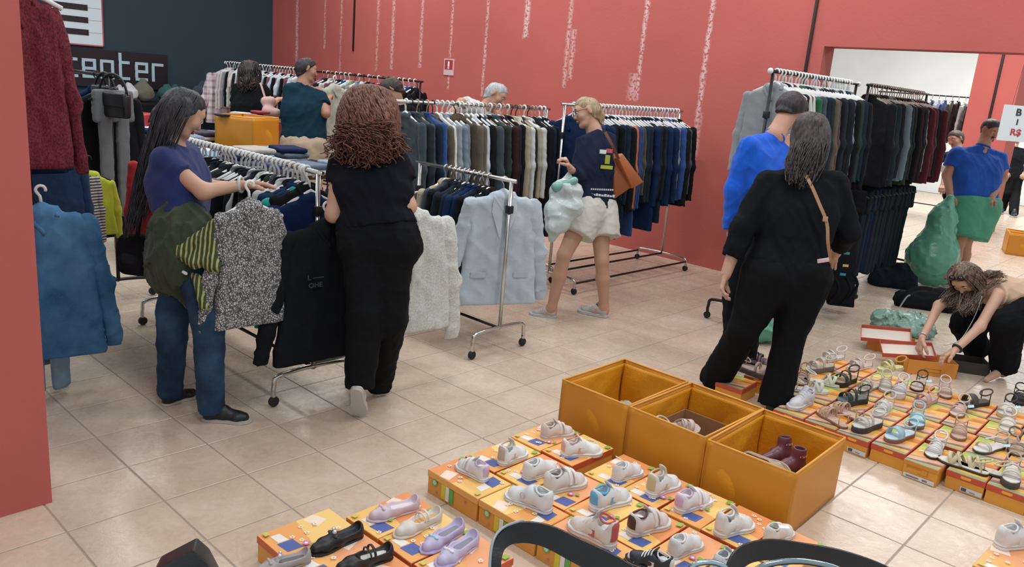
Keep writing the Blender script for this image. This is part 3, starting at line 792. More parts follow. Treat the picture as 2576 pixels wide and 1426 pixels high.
def tile_geo(mb, cx, cy):
    b_ = .0025; n = len(mb.v)
    mb.v += [(cx + sx * h_, cy + sy * h_, -.0045) for sx, sy in ((-1, -1), (1, -1), (1, 1), (-1, 1))]
    mb.v += [(cx + sx * h_, cy + sy * h_, -.0015) for sx, sy in ((-1, -1), (1, -1), (1, 1), (-1, 1))]
    mb.v += [(cx + sx * (h_ - b_), cy + sy * (h_ - b_), 0) for sx, sy in ((-1, -1), (1, -1), (1, 1), (-1, 1))]
    for k in (0, 4):
        for i in range(4): mb.f.append((n + k + i, n + k + (i + 1) % 4, n + k + 4 + (i + 1) % 4, n + k + 4 + i)); mb.c.append((1, 1, 1))
    mb.f.append((n + 8, n + 9, n + 10, n + 11)); mb.c.append((1, 1, 1))
tile_me = MB(); tile_geo(tile_me, 0, 0); tile_me = tile_me.mesh()
cells = []
for i in range(-27, 26):
    for j_ in range(-11, 54):
        cx = TX + (i + .5) * TS; cy = TY + (j_ + .5) * TS
        d = Vector((cx, cy, 0)) - CAM; dep = d.dot(FW)
        if dep < .3: 
            cells.append((9e9, cx, cy)); continue
        px = 1288 + FOC * d.dot(RT) / dep; py = 713 - FOC * d.dot(UP) / dep
        vis = -60 < px < 2636 and py < 1500
        cells.append((dep if vis else 9e8 + dep, cx, cy))
cells.sort()
rest = MB()
for k, (dd, cx, cy) in enumerate(cells):
    if k < 300: obj('tile', tile_me, TM, struct_floor, loc=(cx, cy, random.uniform(-.0006, 0)))
    elif -12.9 < cx < 5.3 and cy < 20.9: tile_geo(rest, cx, cy)
o = obj('tile_field', rest.mesh(), TM, struct_floor); o['kind'] = 'stuff'

# ------------------------------------------------------------------ wall signs
DX = -12.86
def wallpt(px, py, X=DX): return onX(px, py, X)
a = wallpt(150, 118); b = wallpt(262, 120)
y0, y1, zb = 3.75, b.y, 1.74
sg = obj('piano_key_sign', MB().box(-.02, y0, zb, 0, y1, 3.0).mesh(), mat('C9BFC4', .5), loc=(DX, 0, 0)); tag(sg, 'tall wall sign printed with piano keys on the dark wall', 'sign')
obj('border', merge([MB().box(0, y0, zb, .004, y1, zb + .014).mesh(), MB().box(0, y1 - .014, zb, .004, y1, 3.0).mesh()]), mat('C0505A', .5), sg)
for i in range(7):
    z0 = zb + .02 + i * .172
    obj('white_key', MB().box(0, y0, z0, .006, y1 - .02, z0 + .160).mesh(), mat('CFE2EC', .35), sg)
    obj('black_key', MB().box(.006, y0, z0 + .125, .014, y1 - .21, z0 + .205).mesh(), mat('1B141C', .4), sg)
p0 = wallpt(180, 124); p1 = wallpt(420, 138); p2 = wallpt(418, 215)
zt, zl = 1.70, 1.16
s2 = obj('name_sign', MB().box(-.02, 2.4, zl, .012, p1.y, zt).mesh(), mat('1A151D', .4), loc=(DX, 0, 0)); tag(s2, 'black wall sign with pale letters reading center', 'sign')
LET = {'c': [[(1, 1), (0, 1), (0, 0), (1, 0)]], 'e': [[(0, .5), (1, .5), (1, 1), (0, 1), (0, 0), (.95, 0)]], 'n': [[(0, 0), (0, 1), (1, 1), (1, 0)]],
       't': [[(.1, 1.5), (.1, 0), (.85, 0)], [(.1, 1), (.85, 1)]], 'r': [[(0, 0), (0, 1), (.9, 1)]]}
def letters(word, yend, zb, H, W, gap, t, m, par, x):
    y = yend - len(word) * (W + gap) + gap
    for ch in word:
        mb = MB()
        for st in LET[ch]:
            for (a0, b0), (a1, b1) in zip(st[:-1], st[1:]):
                A = (y + a0 * W, zb + b0 * H); B = (y + a1 * W, zb + b1 * H)
                kx = .0004 * len(mb.f) / 6; mb.box(x, min(A[0], B[0]) - t / 2, min(A[1], B[1]) - t / 2, x + .012 + kx, max(A[0], B[0]) + t / 2, max(A[1], B[1]) + t / 2)
        obj('letter', mb.mesh(), m, par); y += W + gap
letters('center', p1.y - .075, 1.305, .235, .155, .098, .042, mat('A9C6D4', .4), s2, .012)
# small extinguisher sign on the red wall
a = onY(1118, 147, WY - .01); b = onY(1140, 190, WY - .01)
ex = obj('extinguisher_sign', MB().box(a.x, WY - .012, b.z, b.x, WY - .001, a.z).mesh(), mat('D9B7B5', .5)); tag(ex, 'small red and white safety sign on the red wall', 'sign')
wx = b.x - a.x
obj('red_field', MB().box(a.x + .02, WY - .015, b.z + .075, b.x - .02, WY - .012, a.z - .015).mesh(), mat('A83A40', .5), ex)
obj('emblem', MB().box(a.x + wx * .42, WY - .018, b.z + .11, a.x + wx * .58, WY - .015, a.z - .035).box(a.x + wx * .42, WY - .018, b.z + .085, a.x + wx * .58, WY - .015, b.z + .102).mesh(), mat('F0E6E6', .5), ex)

# ------------------------------------------------------------------ clothes racks
def ordn(n): return str(n) + ('th' if 10 <= n % 100 <= 20 else {1: 'st', 2: 'nd', 3: 'rd'}.get(n % 10, 'th'))
def rack(label, A, B, z, black=False, half=.24, second=None, foot=.17, casters=True, tips=False, group=None):
    """A, B: floor points of the two ends (x, y); z: rail height"""
    A = Vector((A[0], A[1], 0)); B = Vector((B[0], B[1], 0)); d = (B - A).normalized(); s = Vector((-d.y, d.x, 0)); Z = Vector((0, 0, 1))
    m = BLACKMETAL if black else CHROME
    r = empty('garment_rack', (A + B) / 2); tag(r, label, 'clothes rack', group); o = r.location.copy()
    q = lambda p: p - o
    obj('rail', MB().tube([q(A - d * .04 + Z * z), q(B + d * .04 + Z * z)], .0125, 10).mesh(True), m, r)
    for e, E in ((-1, A), (1, B)):
        up = obj('upright', MB().tube([q(E + Z * foot), q(E + Z * z)], .0125, 10).mesh(True), m, r)
        obj('clamp', bevel_mesh(MB().box(-.02, -.02, z * .84 - .025, .02, .02, z * .84 + .025).mesh(), .004), BLACKPL, up, loc=q(E))
        if tips: obj('end_cap', MB().sphere(q(E + d * e * .045 + Z * z), .022).mesh(True), WHITEPL, r)
        pts = smooth_path([E - s * half + Z * .05, E - s * half + Z * (foot - .06), E - s * (half - .05) + Z * foot, E + s * (half - .05) + Z * foot, E + s * half + Z * (foot - .06), E + s * half + Z * .05], 5)
        obj('base_foot', MB().tube([q(p) for p in pts], .0125, 8).mesh(True), m, r)
        if casters:
            for k in (-1, 1):
                c = q(E + s * half * k + Z * .03)
                w = obj('caster', bevel_mesh(MB().tube([c - d * .013, c + d * .013], .028, 14).mesh(), .004, 1), RUBBER, r)
                obj('fork', MB().tube([c + Z * .028, c + Z * .05], .010, 8).mesh(), BLACKPL, w)
    obj('crossbar', MB().tube([q(A + Z * foot), q(B + Z * foot)], .010, 8).mesh(True), BLACKMETAL, r)
    if second: obj('lower_rail', MB().tube([q(A + Z * second), q(B + Z * second)], .0125, 8).mesh(True), m, r)
    return r, A, B, d

def garment_parts(kind):
    def mk():
        hero = kind.startswith('hero_')
        if hero: kind_ = kind[5:]
        else: kind_ = kind
        t = .034 if hero else .020
        if kind == 'trousers':
            L = .98; P = [P_((-.13 + 0, 0, -.10), (.13, 0, -.10), t)]
            rows = [((0, 0, -.11), (.135, 0, 0), t), ((0, 0, -.30), (.135, 0, 0), t * 1.1)]
            body = sdf_mesh(loft_rows(rows, .018), .013, .02, disp=folds(4, .006, 40, (1, .4, .3)))
            out = [('trousers', body)]
            for s in (-1, 1):
                out.append(('trouser_leg', sdf_mesh([P_((s * (.035 + .02 * i), 0, -.28), (s * (.035 + .018 * i), 0, -L), t * 1.1, t) for i in range(4)], .013, .02, disp=folds(5 + s, .008, 40, (1, .4, .25)))))
            return out
        L, w0, w1, sl, sr = {'jacket': (.78, .19, .225, .60, .034), 'coat': (1.0, .19, .24, .62, .036), 'shirt': (.72, .175, .20, .20, .036), 'blouse': (.66, .17, .20, .52, .030), 'dress': (1.15, .16, .24, 0, 0), 'hoodie': (.68, .185, .215, .60, .038), 'kids': (.50, .14, .16, .36, .028)}[kind_]
        if hero: w1 -= .01
        pr = [P_((-.05, 0, -.095), (.05, 0, -.095), t * .9), P_((0, 0, -.10), (-w0, 0, -.168), t * 1.15, t), P_((0, 0, -.10), (w0, 0, -.168), t * 1.15, t)]
        pr += loft_rows([((0, 0, -.135), (w0 - .09, 0, 0), t), ((0, 0, -.19), (w0, 0, 0), t * 1.05), ((0, 0, -.35), (w0 - .01, 0, 0), t * 1.05), ((0, 0, -L), (w1, 0, 0), t)], .018)
        body = sdf_mesh(pr, .013, .02, disp=folds(len(kind) + 3, .022 if hero else .010, 36 if hero else 46, (1, .4, .10 if hero else .05)), cuts=[((0, 0, -L), (0, 0, -1))])
        out = [(kind_, body)]
        if sl:
            for s in (-1, 1):
                if sl < .3: a, b = (s * (w0 - .005), 0, -.165), (s * (w0 + .06), 0, -.165 - sl)
                elif hero: a, b = (s * (w0 - .005), 0, -.160), (s * (w0 + .105), -.03, -.16 - sl)
                else: a, b = (s * (w0 + .005), 0, -.170), (s * (w0 + .050), 0, -.17 - sl)
                m_ = ((a[0] + b[0]) / 2 + s * .012, 0, (a[2] + b[2]) / 2)
                out.append(('sleeve', sdf_mesh([P_(a, m_, sr * (1.5 if hero else 1.15), sr * (1.3 if hero else 1), sq=((0, 1, 0), .7)), P_(m_, b, sr * (1.3 if hero else 1), sr * (1.05 if hero else .82), fb=True, sq=((0, 1, 0), .7))], .010, .02, disp=folds(9 + s, .014 if hero else .006, 44 if hero else 40, (.6, .6, .5)))))
        if kind_ in ('jacket', 'coat', 'shirt', 'blouse'):
            pts = smooth_path([(-.055, t * 1.0, -.115), (-.050, 0, -.085), (0, -t * .9, -.078), (.050, 0, -.085), (.055, t * 1.0, -.115), (.0, t * 1.3, -.19)], 4)
            out.append(('collar', MB().tube(pts, .011, 6).mesh(True)))
        elif kind_ == 'hoodie':
            out.append(('hood', sdf_mesh([P_((-.055, -.01, -.10), (.055, -.01, -.10), .022), P_((-.07, -.02, -.15), (.07, -.02, -.15), .020)], .011, .03, disp=folds(3, .008, 60))))
        return out
    return cached(('garment', kind), mk)
NICE = {'jacket': 'jacket', 'coat': 'coat', 'shirt': 'shirt', 'blouse': 'blouse', 'dress': 'dress', 'hoodie': 'hooded sweatshirt', 'kids': 'small shirt', 'trousers': 'pair of trousers'}
def hanger_mesh(wide=1):
    def mk():
        h = MB(); pts = [(.0, 0, 0)]
        arc = [(.0205 * math.cos(a), 0, .0205 * math.sin(a)) for a in [math.radians(200 - 22 * i) for i in range(11)]]
        arc += [(0.004, 0, -.030), (0, 0, -.07)]
        h.tube(arc, .0045 * wide, 6)
        h.tube([(-.170, 0, -.158), (-.06, 0, -.106), (0, 0, -.072), (.06, 0, -.106), (.170, 0, -.158)], .0075 * wide, 6)
        h.tube([(-.168, 0, -.160), (.168, 0, -.160)], .004, 5)
        return h.mesh(True)
    return cached(('hanger', wide), mk)
def garment(kind, pos, yaw, m, label, hm=None, group=None, sc=1.0, cat=None, hname='hanger', hlabel=None, hgroup=None, tilt=0, dx=0, lw=1.0):
    parts = garment_parts(kind)
    M = Matrix.Translation(pos) @ Matrix.Rotation(yaw, 4, 'Z') @ Matrix.Rotation(tilt, 4, 'X')
    Ms = M @ Matrix.Diagonal((sc * lw, sc, sc, 1)) if True else M
    kind = kind.replace('hero_', '')
    root = obj(kind if kind not in ('kids',) else 'child_shirt', parts[0][1], m, None, mtx=Ms)
    root['label'] = label; root['category'] = cat or {'trousers': 'trousers', 'hoodie': 'sweatshirt', 'kids': 'shirt'}.get(kind, kind)
    if group: root['group'] = group
    for nm, me in parts[1:]: obj(nm, me, m, root)
    if hm:
        h = obj('clothes_hanger', hanger_mesh(1.6 if hm in (WHITEPL,) else 1), hm, None, mtx=M)
        h['label'] = hlabel or ('hanger of the ' + label); h['category'] = 'hanger'
        if hgroup: h['group'] = hgroup
    return root
CN = {'14294A': 'navy', '17181C': 'black', '101216': 'deep black', '22262E': 'charcoal', '1C2A3A': 'dark blue', '2A4A63': 'steel blue', '4A4238': 'brown', '5B5346': 'khaki brown', '6F7A80': 'grey', '8A9094': 'light grey',
      'C9CDCB': 'off-white', 'B9C6D2': 'pale blue', '1E3B70': 'royal blue', '2E3B33': 'dark green', '3B2226': 'wine red', '5A2630': 'burgundy', '7A8A6E': 'sage green', 'A89F88': 'beige', '243036': 'dark slate', '3A4850': 'slate grey',
      '1F8F8A': 'turquoise', 'B6613A': 'orange', 'A02C48': 'magenta', '5E7387': 'denim blue', 'C6B83A': 'yellow', '20603F': 'emerald green', '6E8290': 'blue grey', '2C4E8C': 'blue', '7A4A5A': 'plum', 'D8C8CC': 'pale pink'}
def fill(A, B, d, z, seq, desc, pitch=.046, near='B', start=.06, hang='W', kinds=None, jit=.10, sc=1.0, group=None, z2=None, nm=None, skip=()):
    """hang a row of garments; counted from the end named near"""
    L = (B - A).length; n = int((L - 2 * start) / pitch); rs = random.Random(len(seq) * 7 + int(L * 100)); yaw = math.atan2(d.y, d.x) - PI / 2
    s = Vector((-d.y, d.x, 0)); st, dr = (B, -d) if near == 'B' else (A, d)
    for i in range(n):
        if i in skip: continue
        c, k = seq[i % len(seq)] if i < len(seq) else seq[(i * 5 + 3) % len(seq)]
        pos = st + dr * (start + i * pitch + rs.uniform(-.006, .006)) + Vector((0, 0, z))
        m = cloth(c); hc = hang if hang != 'M' else rs.choice('WWBN')
        hm = {'W': WHITEPL, 'B': BLACKPL, 'N': mat('B7A58C', .5), 'C': CHROME}[hc]
        nmh = {'W': 'white plastic hanger', 'B': 'black hanger', 'N': 'wooden hanger', 'C': 'metal hanger'}[hc]
        ll = '%s %s, %s from the %s' % (CN[c], NICE[k], ordn(i + 1), desc)
        s_ = sc * rs.uniform(.93, 1.05)
        garment(k, pos, yaw + rs.uniform(-jit, jit) * .5 + (PI if rs.random() < .5 else 0), m, ll, hm, 'clothes on the ' + nm, s_, hlabel='%s, %s from the %s' % (nmh, ordn(i + 1), desc), hgroup='hangers on the ' + nm, lw=rs.uniform(.94, 1.06))
J = 'jacket'; H_ = 'hoodie'; B_ = 'blouse'; C_ = 'coat'; S_ = 'shirt'; T_ = 'trousers'; K_ = 'kids'
DK = ['14294A', '17181C', '101216', '22262E', '1C2A3A', '243036']

# rack 1: the near rack beside the long haired woman
r1, A, B, d = rack('low chrome clothes rack packed with dark clothes beside the long-haired woman', (-5.10, 2.29), (-3.47, 2.29), 1.22)
fill(A, B, d, 1.22, [('17181C', J), ('14294A', H_), ('14294A', J), ('22262E', B_), ('C9CDCB', B_), ('17181C', J), ('3A4850', B_), ('2E3B33', B_), ('101216', J), ('C9CDCB', S_), ('22262E', J), ('8A9094', B_), ('17181C', H_), ('1C2A3A', J), ('17181C', B_), ('6F7A80', B_), ('101216', J), ('243036', H_)],
     'near end of the low left rack', start=.10, nm='low left rack', hang='W', sc=.95, skip=())
# turquoise edged hooded jacket, hero pieces at its near end
Y0 = -PI / 2
garment('hoodie', Vector((-3.60, 2.29, 1.215)), Y0, cloth('1F9A94'), 'turquoise sweatshirt hanging near the end of the low left rack', WHITEPL, sc=1.06, hlabel='white hanger of the turquoise sweatshirt')
g = garment('hoodie', Vector((-3.56, 2.30, 1.19)), Y0, cloth('13284C', .5), 'navy hooded sweatshirt at the near end of the low left rack', WHITEPL, sc=1.08, hlabel='white hanger of the navy hooded sweatshirt')
g = garment('hero_jacket', Vector((-3.40, 2.30, 1.06)), Y0 - .05, cloth('14171C', .6), 'black jacket with small grey lettering on the end post of the low left rack', WHITEPL, sc=1.05, hlabel='cream hanger hooked on the end post of the low left rack', lw=1.1)
for s_, zz in (('OHE', -.375), ('L -----', -.335)):
    obj('chest_print', text_mesh(s_, .034, .002, .0005), mat('30414A', .7), g, mtx=Matrix.Translation((.075, .050, zz)) @ Matrix.Rotation(PI, 4, 'Z') @ Matrix.Rotation(PI / 2, 4, 'X'))
fl_m = mat('B9B8B8', .9, 'speckle', scale=85, c2='45464A')
garment('hero_blouse', D(628, 466, 3.72), Y0 - .02, fl_m, 'white blouse with fine black floral print hanging out of the low left rack', WHITEPL, sc=1.04, lw=.80, hlabel='white hanger of the floral print blouse')
garment('jacket', Vector((-5.09, 2.20, 1.20)), Y0, cloth('9E262C'), 'red jacket at the far end of the low left rack', BLACKPL, sc=.92, hlabel='black hanger of the red jacket')

# rack 2: the middle chrome rack
r2, A, B, d = rack('low chrome clothes rack with dark blazers and a pale blue blazer at its end', (-4.30, 3.67), (-3.41, 3.67), 1.145)
fill(A, B, d, 1.145, [('17181C', J), ('101216', J), ('14294A', J), ('14294A', J), ('1C2A3A', J), ('17181C', J), ('1C2A3A', J), ('17181C', J), ('3A4850', J), ('A89F88', J), ('17181C', J), ('1C2A3A', J), ('22262E', J), ('14294A', J)],
     'near end of the middle rack', start=.20, pitch=.046, nm='middle rack', hang='C')
bz = garment('hero_jacket', Vector((-3.49, 3.69, 1.14)), Y0 - .45, cloth('AEBCC8', .5), 'pale blue blazer facing out at the near end of the middle rack', CHROME, sc=1.06, lw=1.08, hlabel='metal hanger of the pale blue blazer')
for s in (-1, 1):
    obj('lapel', mesh_from([(s * .012, .052, -.10), (s * .07, .040, -.11), (s * .075, .042, -.19), (s * .012, .046, -.38)], [(0, 1, 2, 3)]), cloth('B6C3CE'), bz)
    obj('pocket_flap', MB().box(s * .13 - .045, .030, -.60, s * .13 + .045, .042, -.565).mesh(), cloth('A5B3C0'), bz)
wj = garment('hero_hoodie', D(1048, 492, 4.30), Y0 - .1, mat('CFD2CD', .95, 'knit', c2='B9BDB8', bump=.4), 'fluffy white jacket hanging between the curly haired woman and the middle rack', CHROME, sc=1.14, hlabel='metal hanger of the fluffy white jacket')
garment('blouse', D(875, 640, 4.35), Y0, cloth('8A8B86'), 'grey garment peeking out behind the curly haired woman', BLACKPL, sc=.9, hlabel='black hanger of the grey garment')

# rack 3: the long line in front of the red wall (runs towards the wall)
r3, A, B, d = rack('chrome clothes rack full of dark jackets ending at the red wall', (-4.40, 5.32), (-4.40, 7.15), 1.60, foot=.13, half=.30)
obj('base_side_bar', MB().tube([(-.3, -.91, .10), (-.3, .91, .10)], .010, 8).mesh(True), BLACKMETAL, r3)
obj('base_side_bar', MB().tube([(.3, -.91, .10), (.3, .91, .10)], .010, 8).mesh(True), BLACKMETAL, r3)
fill(A, B, d, 1.60, [('101216', J), ('101216', J), ('3A4850', B_), ('17181C', J), ('2C4E8C', J), ('6F7A80', B_), ('A89F88', B_), ('14294A', J), ('14294A', J), ('14294A', J), ('1C2A3A', C_), ('17181C', J), ('22262E', J), ('14294A', C_), ('4A4238', B_), ('22262E', J), ('1C2A3A', J), ('4A4238', B_), ('1E3B70', J), ('1E3B70', C_), ('B6613A', H_), ('17181C', J), ('1C2A3A', C_), ('1C2A3A', J), ('101216', C_), ('101216', J)],
     'wall end of the jacket rack', start=.05, pitch=.052, near='B', nm='jacket rack by the red wall', hang='W', sc=1.12)
r3b, A, B, d = rack('clothes rack of shirts and jackets behind the curly haired woman', (-4.72, 3.72), (-4.72, 5.46), 1.54, foot=.15)
fill(A, B, d, 1.54, [('1C2A3A', J), ('17181C', J), ('1C2A3A', C_), ('17181C', C_), ('C9CDCB', B_), ('A89F88', B_), ('22262E', B_), ('C9CDCB', B_), ('A89F88', J), ('17181C', J), ('22262E', J), ('3B2226', J), ('3A4850', B_), ('2E3B33', J), ('17181C', J), ('3A4850', J), ('17181C', J), ('B9C6D2', B_), ('5B5346', J),
     ('5B5346', J), ('4A4238', J), ('6F7A80', B_), ('6E8290', B_), ('8A9094', B_), ('C9CDCB', B_), ('5B5346', B_), ('2C4E8C', J), ('1C2A3A', J), ('3A4850', B_), ('243036', J), ('3A4850', J)],
     'wall end of the shirt rack', start=.04, pitch=.052, near='B', nm='shirt rack', hang='M', sc=1.05)
bj = garment('hero_jacket', Vector((-4.66, 4.31, 1.53)), Y0 - .3, mat('544B3E', .9, 'knit', c2='3F382F', bump=.3), 'khaki brown jacket with white tag facing out on the shirt rack', BLACKPL, sc=1.08, lw=1.1, hlabel='black hanger of the khaki brown jacket')
obj('price_tag', MB().box(.035, .045, -.19, .06, .048, -.15).mesh(), mat('D6D6D2', .6), bj)

# racks R: tall black double racks running through the doorway
rR, A, B, d = rack('tall black double clothes rack in front of the doorway', (-2.80, 5.76), (-2.80, 7.42), 1.985, True, second=1.10, tips=True)
fill(A, B, d, 1.985, [('8A9094', B_), ('C9CDCB', B_), ('22262E', B_), ('C9CDCB', B_), ('5A2630', B_), ('C9CDCB', B_), ('20603F', B_), ('3A4850', J), ('1C2A3A', J), ('243036', J), ('5B5346', J), ('B9C6D2', B_), ('4A4238', B_), ('17181C', J), ('243036', J), ('17181C', J), ('22262E', J), ('2E3B33', J), ('6E8290', B_), ('17181C', J), ('2E3B33', J)],
     'near end of the tall black rack', start=.06, pitch=.058, near='A', nm='tall black rack', hang='W', sc=1.12)
fill(A, B, d, 1.10, [('101216', T_), ('14161C' if False else '17181C', T_), ('1C2A3A', T_), ('101216', T_), ('22262E', T_)], 'near end of the low rail', start=.08, pitch=.075, near='A', nm='lower rail of the tall black rack', hang='B', sc=.98)
rR2, A, B, d = rack('tall black double clothes rack standing in the doorway', (-2.80, 7.72), (-2.80, 9.45), 1.99, True, second=1.12)
fill(A, B, d, 1.99, [('17181C', J), ('2E3B33', J), ('243036', J), ('17181C', J), ('22262E', J), ('17181C', J), ('6E8290', J), ('2E3B33', J), ('4A4238', B_), ('22262E', J), ('2E3B33', J), ('17181C', J), ('3B2226', J), ('22262E', J), ('17181C', J), ('3B2226', J), ('8A9094', B_), ('3B2226', J), ('5A2630', J), ('5A2630', J)],
     'near end of the doorway rack', start=.06, pitch=.066, near='A', nm='doorway rack', hang='N', sc=1.12)
fill(A, B, d, 1.12, [('17181C', T_), ('22262E', T_), ('1C2A3A', T_), ('243036', T_), ('14294A', T_)], 'near end of the doorway low rail', start=.08, pitch=.10, near='A', nm='lower rail of the doorway rack', hang='B', sc=.98)

# rack A: along the red wall at the back
rA, A, B, d = rack('long clothes rack with a plaid shirt at its end in the back corner', (-12.05, 6.25), (-9.75, 6.25), 1.665, True, tips=True)
fill(A, B, d, 1.665, [('C9CDCB', B_), ('D8C8CC', B_), ('8A9094', B_), ('17181C', B_), ('C9CDCB', B_), ('D8C8CC', S_), ('22262E', B_), ('C9CDCB', B_), ('7A4A5A', B_), ('C9CDCB', B_), ('B9C6D2', B_), ('C6B83A', B_), ('2A4A63', B_), ('B9C6D2', S_), ('C9CDCB', B_)],
     'plaid shirt end of the back rack', start=.12, pitch=.075, near='A', nm='back rack', hang='W')
garment('hero_blouse', Vector((-12.02, 6.25, 1.66)), Y0 - .2, mat('D2C6CE', .9, 'plaid', scale=14, c2='8A6A7A'), 'pink and white plaid shirt at the left end of the back rack', WHITEPL, sc=1.4, lw=1.1, hlabel='white hanger of the plaid shirt')
rA2, A, B, d = rack('black clothes rack with colourful tops along the red wall', (-9.60, 6.25), (-7.40, 6.25), 1.66, True)
fill(A, B, d, 1.66, [('17181C', S_), ('1E3B70', S_), ('B9C6D2', S_), ('22262E', B_), ('5A2630', B_), ('A02C48', B_), ('5A2630', H_), ('A02C48', B_), ('7A4A5A', B_), ('22262E', B_), ('C9CDCB', B_), ('8A9094', B_), ('7A8A6E', B_), ('C9CDCB', B_), ('1E3B70', B_)],
     'right end of the colourful rack', start=.10, pitch=.10, near='B', nm='colourful rack along the red wall', hang='M')
garment('shirt', Vector((-7.45, 6.25, 1.65)), Y0 + .4, cloth('14161C'), 'black t-shirt at the right end of the colourful rack', BLACKPL, sc=1.1, hlabel='black hanger of the black t-shirt')
garment('hero_coat', D(842, 196, 8.35), Y0 + .2, cloth('A9AFA2'), 'pale sage coat facing out beside the man in the teal t-shirt', WHITEPL, sc=1.02, hlabel='white hanger of the pale sage coat')

# far rack in the room beyond
pA = onY(2300, 233, 16.2); pB = onY(2500, 243, 16.2)
rF, A, B, d = rack('black clothes rack of colourful shirts in the room beyond the doorway', (pA.x - .6, 16.2), (pB.x + .3, 16.2), 2.15, True)
fill(A, B, d, 2.15, [('3B2226', J), ('5A2630', J), ('3B2226', J), ('C9CDCB', B_), ('3B2226', J), ('4A4238', J), ('2C4E8C', B_), ('B9C6D2', B_), ('2A4A63', B_), ('6E8290', B_), ('8A9094', B_), ('C9CDCB', B_), ('B9C6D2', B_), ('17181C', J)],
     'pillar end of the far rack', start=.4, pitch=.11, near='B', nm='far rack', hang='W', sc=1.1)

# rack 0: behind the red pillar on the left
r0, A, B, d = rack('tall black double clothes rack half hidden behind the red pillar', (-6.2, 1.22), (-4.32, 1.22), 2.02, True, second=1.03, half=.10)
garment('hero_blouse', Vector((-4.22, 1.20, 2.06)), Y0 - .10, mat('7E3A44', .95, 'knit', c2='5A2A32', bump=.4), 'burgundy knitted sweater hanging high behind the red pillar', WHITEPL, sc=1.36, lw=.62, hlabel='white hanger of the burgundy sweater')
dj = garment('hero_jacket', Vector((-4.16, 1.22, 1.07)), Y0 - .15, mat('28527E', .85, 'denim', c2='5484AE'), 'blue denim jacket hanging beside the red pillar', WHITEPL, sc=1.08, lw=.95, hlabel='white hanger of the denim jacket')
for i in range(5): obj('button', MB().sphere((.012, .026, -.20 - i * .11), .009, 8, 6, (1, .5, 1)).mesh(True), mat('B59A6A', .3, metal=.8), dj)
fill(A, B, d, 2.02, [('22262E', B_), ('3A4850', B_), ('14294A', J), ('14294A', J), ('6F7A80', B_), ('22262E', B_)], 'near end of the rack behind the pillar', start=.16, pitch=.13, near='B', nm='rack behind the pillar', hang='W', sc=1.2)
fill(A, B, d, 1.03, [('5E7387', T_), ('14294A', J), ('14294A', T_)], 'near end of the low pillar rail', start=.14, pitch=.22, near='B', nm='low rail behind the pillar', hang='W', sc=.92)
garment('trousers', Vector((-4.22, 1.22, 1.03)), Y0 + .2, mat('5E7D96', .85, 'denim', c2='93AEC0'), 'light blue jeans with rolled cuffs below the denim jacket', BLACKPL, sc=1.0, hlabel='black hanger of the light blue jeans')
r0b, A, B, d = rack('black clothes rack with handbags and dark trousers behind the long-haired woman', (-7.0, 2.15), (-5.75, 2.15), 1.56, True, foot=.14)
for i, (px, py, dp, c, k, sc, lb) in enumerate([((-5.84, 2.15, 1.56), 0, 0, '17181C', C_, 1.12, 'long black coat on the rack of handbags'), ((-5.72, 2.15, 1.56), 0, 0, '6F7478', T_, .95, 'grey melange trousers hanging beside the long-haired woman'), ((-6.0, 2.15, 1.56), 0, 0, '14294A', C_, 1.0, 'dark navy coat left of the grey trousers'),
        (222, 400, 5.0, 'B5C23A', K_, 1.0, 'lime green top hanging below the burgundy sweater'), (120, 340, 4.6, '1B3658', J, .95, 'dark blue jacket behind the denim jacket')]):
    garment(k, D(px, py, dp) if not isinstance(px, tuple) else Vector(px), Y0 + .2, cloth(c, .4), lb, BLACKPL, sc=sc, hlabel='black hanger of the ' + lb.split(' hanging')[0].split(' on ')[0])
garment('blouse', D(188, 400, 4.9), Y0 + .3, mat('C4C0BC', .9, 'stripe', scale=42, c2='3A3A3E'), 'black and white striped top beside the lime green top', WHITEPL, sc=.8, hlabel='white hanger of the striped top')
obj('strap_loop', MB().tube([D(212, 530, 4.95), D(216, 600, 4.95), D(222, 668, 4.98)], .010, 6).mesh(True), mat('A8B23A', .7)).name = 'lime_cord'
bpy.data.objects['lime_cord']['label'] = 'lime green cord hanging below the lime green top'; bpy.data.objects['lime_cord']['category'] = 'cord'
for i, (px, py, dp, w_, h_, lb) in enumerate([(255, 235, 5.0, .12, .10, 'black handbag with round handle hanging on the dark rack'), (292, 250, 5.1, .09, .12, 'black quilted handbag hanging right of the round handled one')]):
    b = empty('handbag', (-5.66 - i * .14, 2.13, 1.425)); tag(b, lb, 'bag'); R_ = Matrix.Rotation(.5, 4, 'Z')
    obj('pouch', bevel_mesh(MB().box(-w_, -.035, -.13, w_, .035, -.13 + h_ * 1.6).mesh(), .022, 3), mat('15161A', .4, 'leather'), b, mtx=R_)
    obj('flap', bevel_mesh(MB().box(-w_ * .96, -.042, -.06, w_ * .96, .038, -.128 + h_ * 1.65).mesh(), .016, 3), mat('1C1D22', .4, 'leather'), b, mtx=R_)
    obj('handle', MB().tube([(w_ * .9 * math.cos(a), 0, .02 + .135 * math.sin(a)) for a in [PI * k / 14 for k in range(15)]], .0085, 6).mesh(True), mat('15161A', .4, 'leather'), b, mtx=R_)

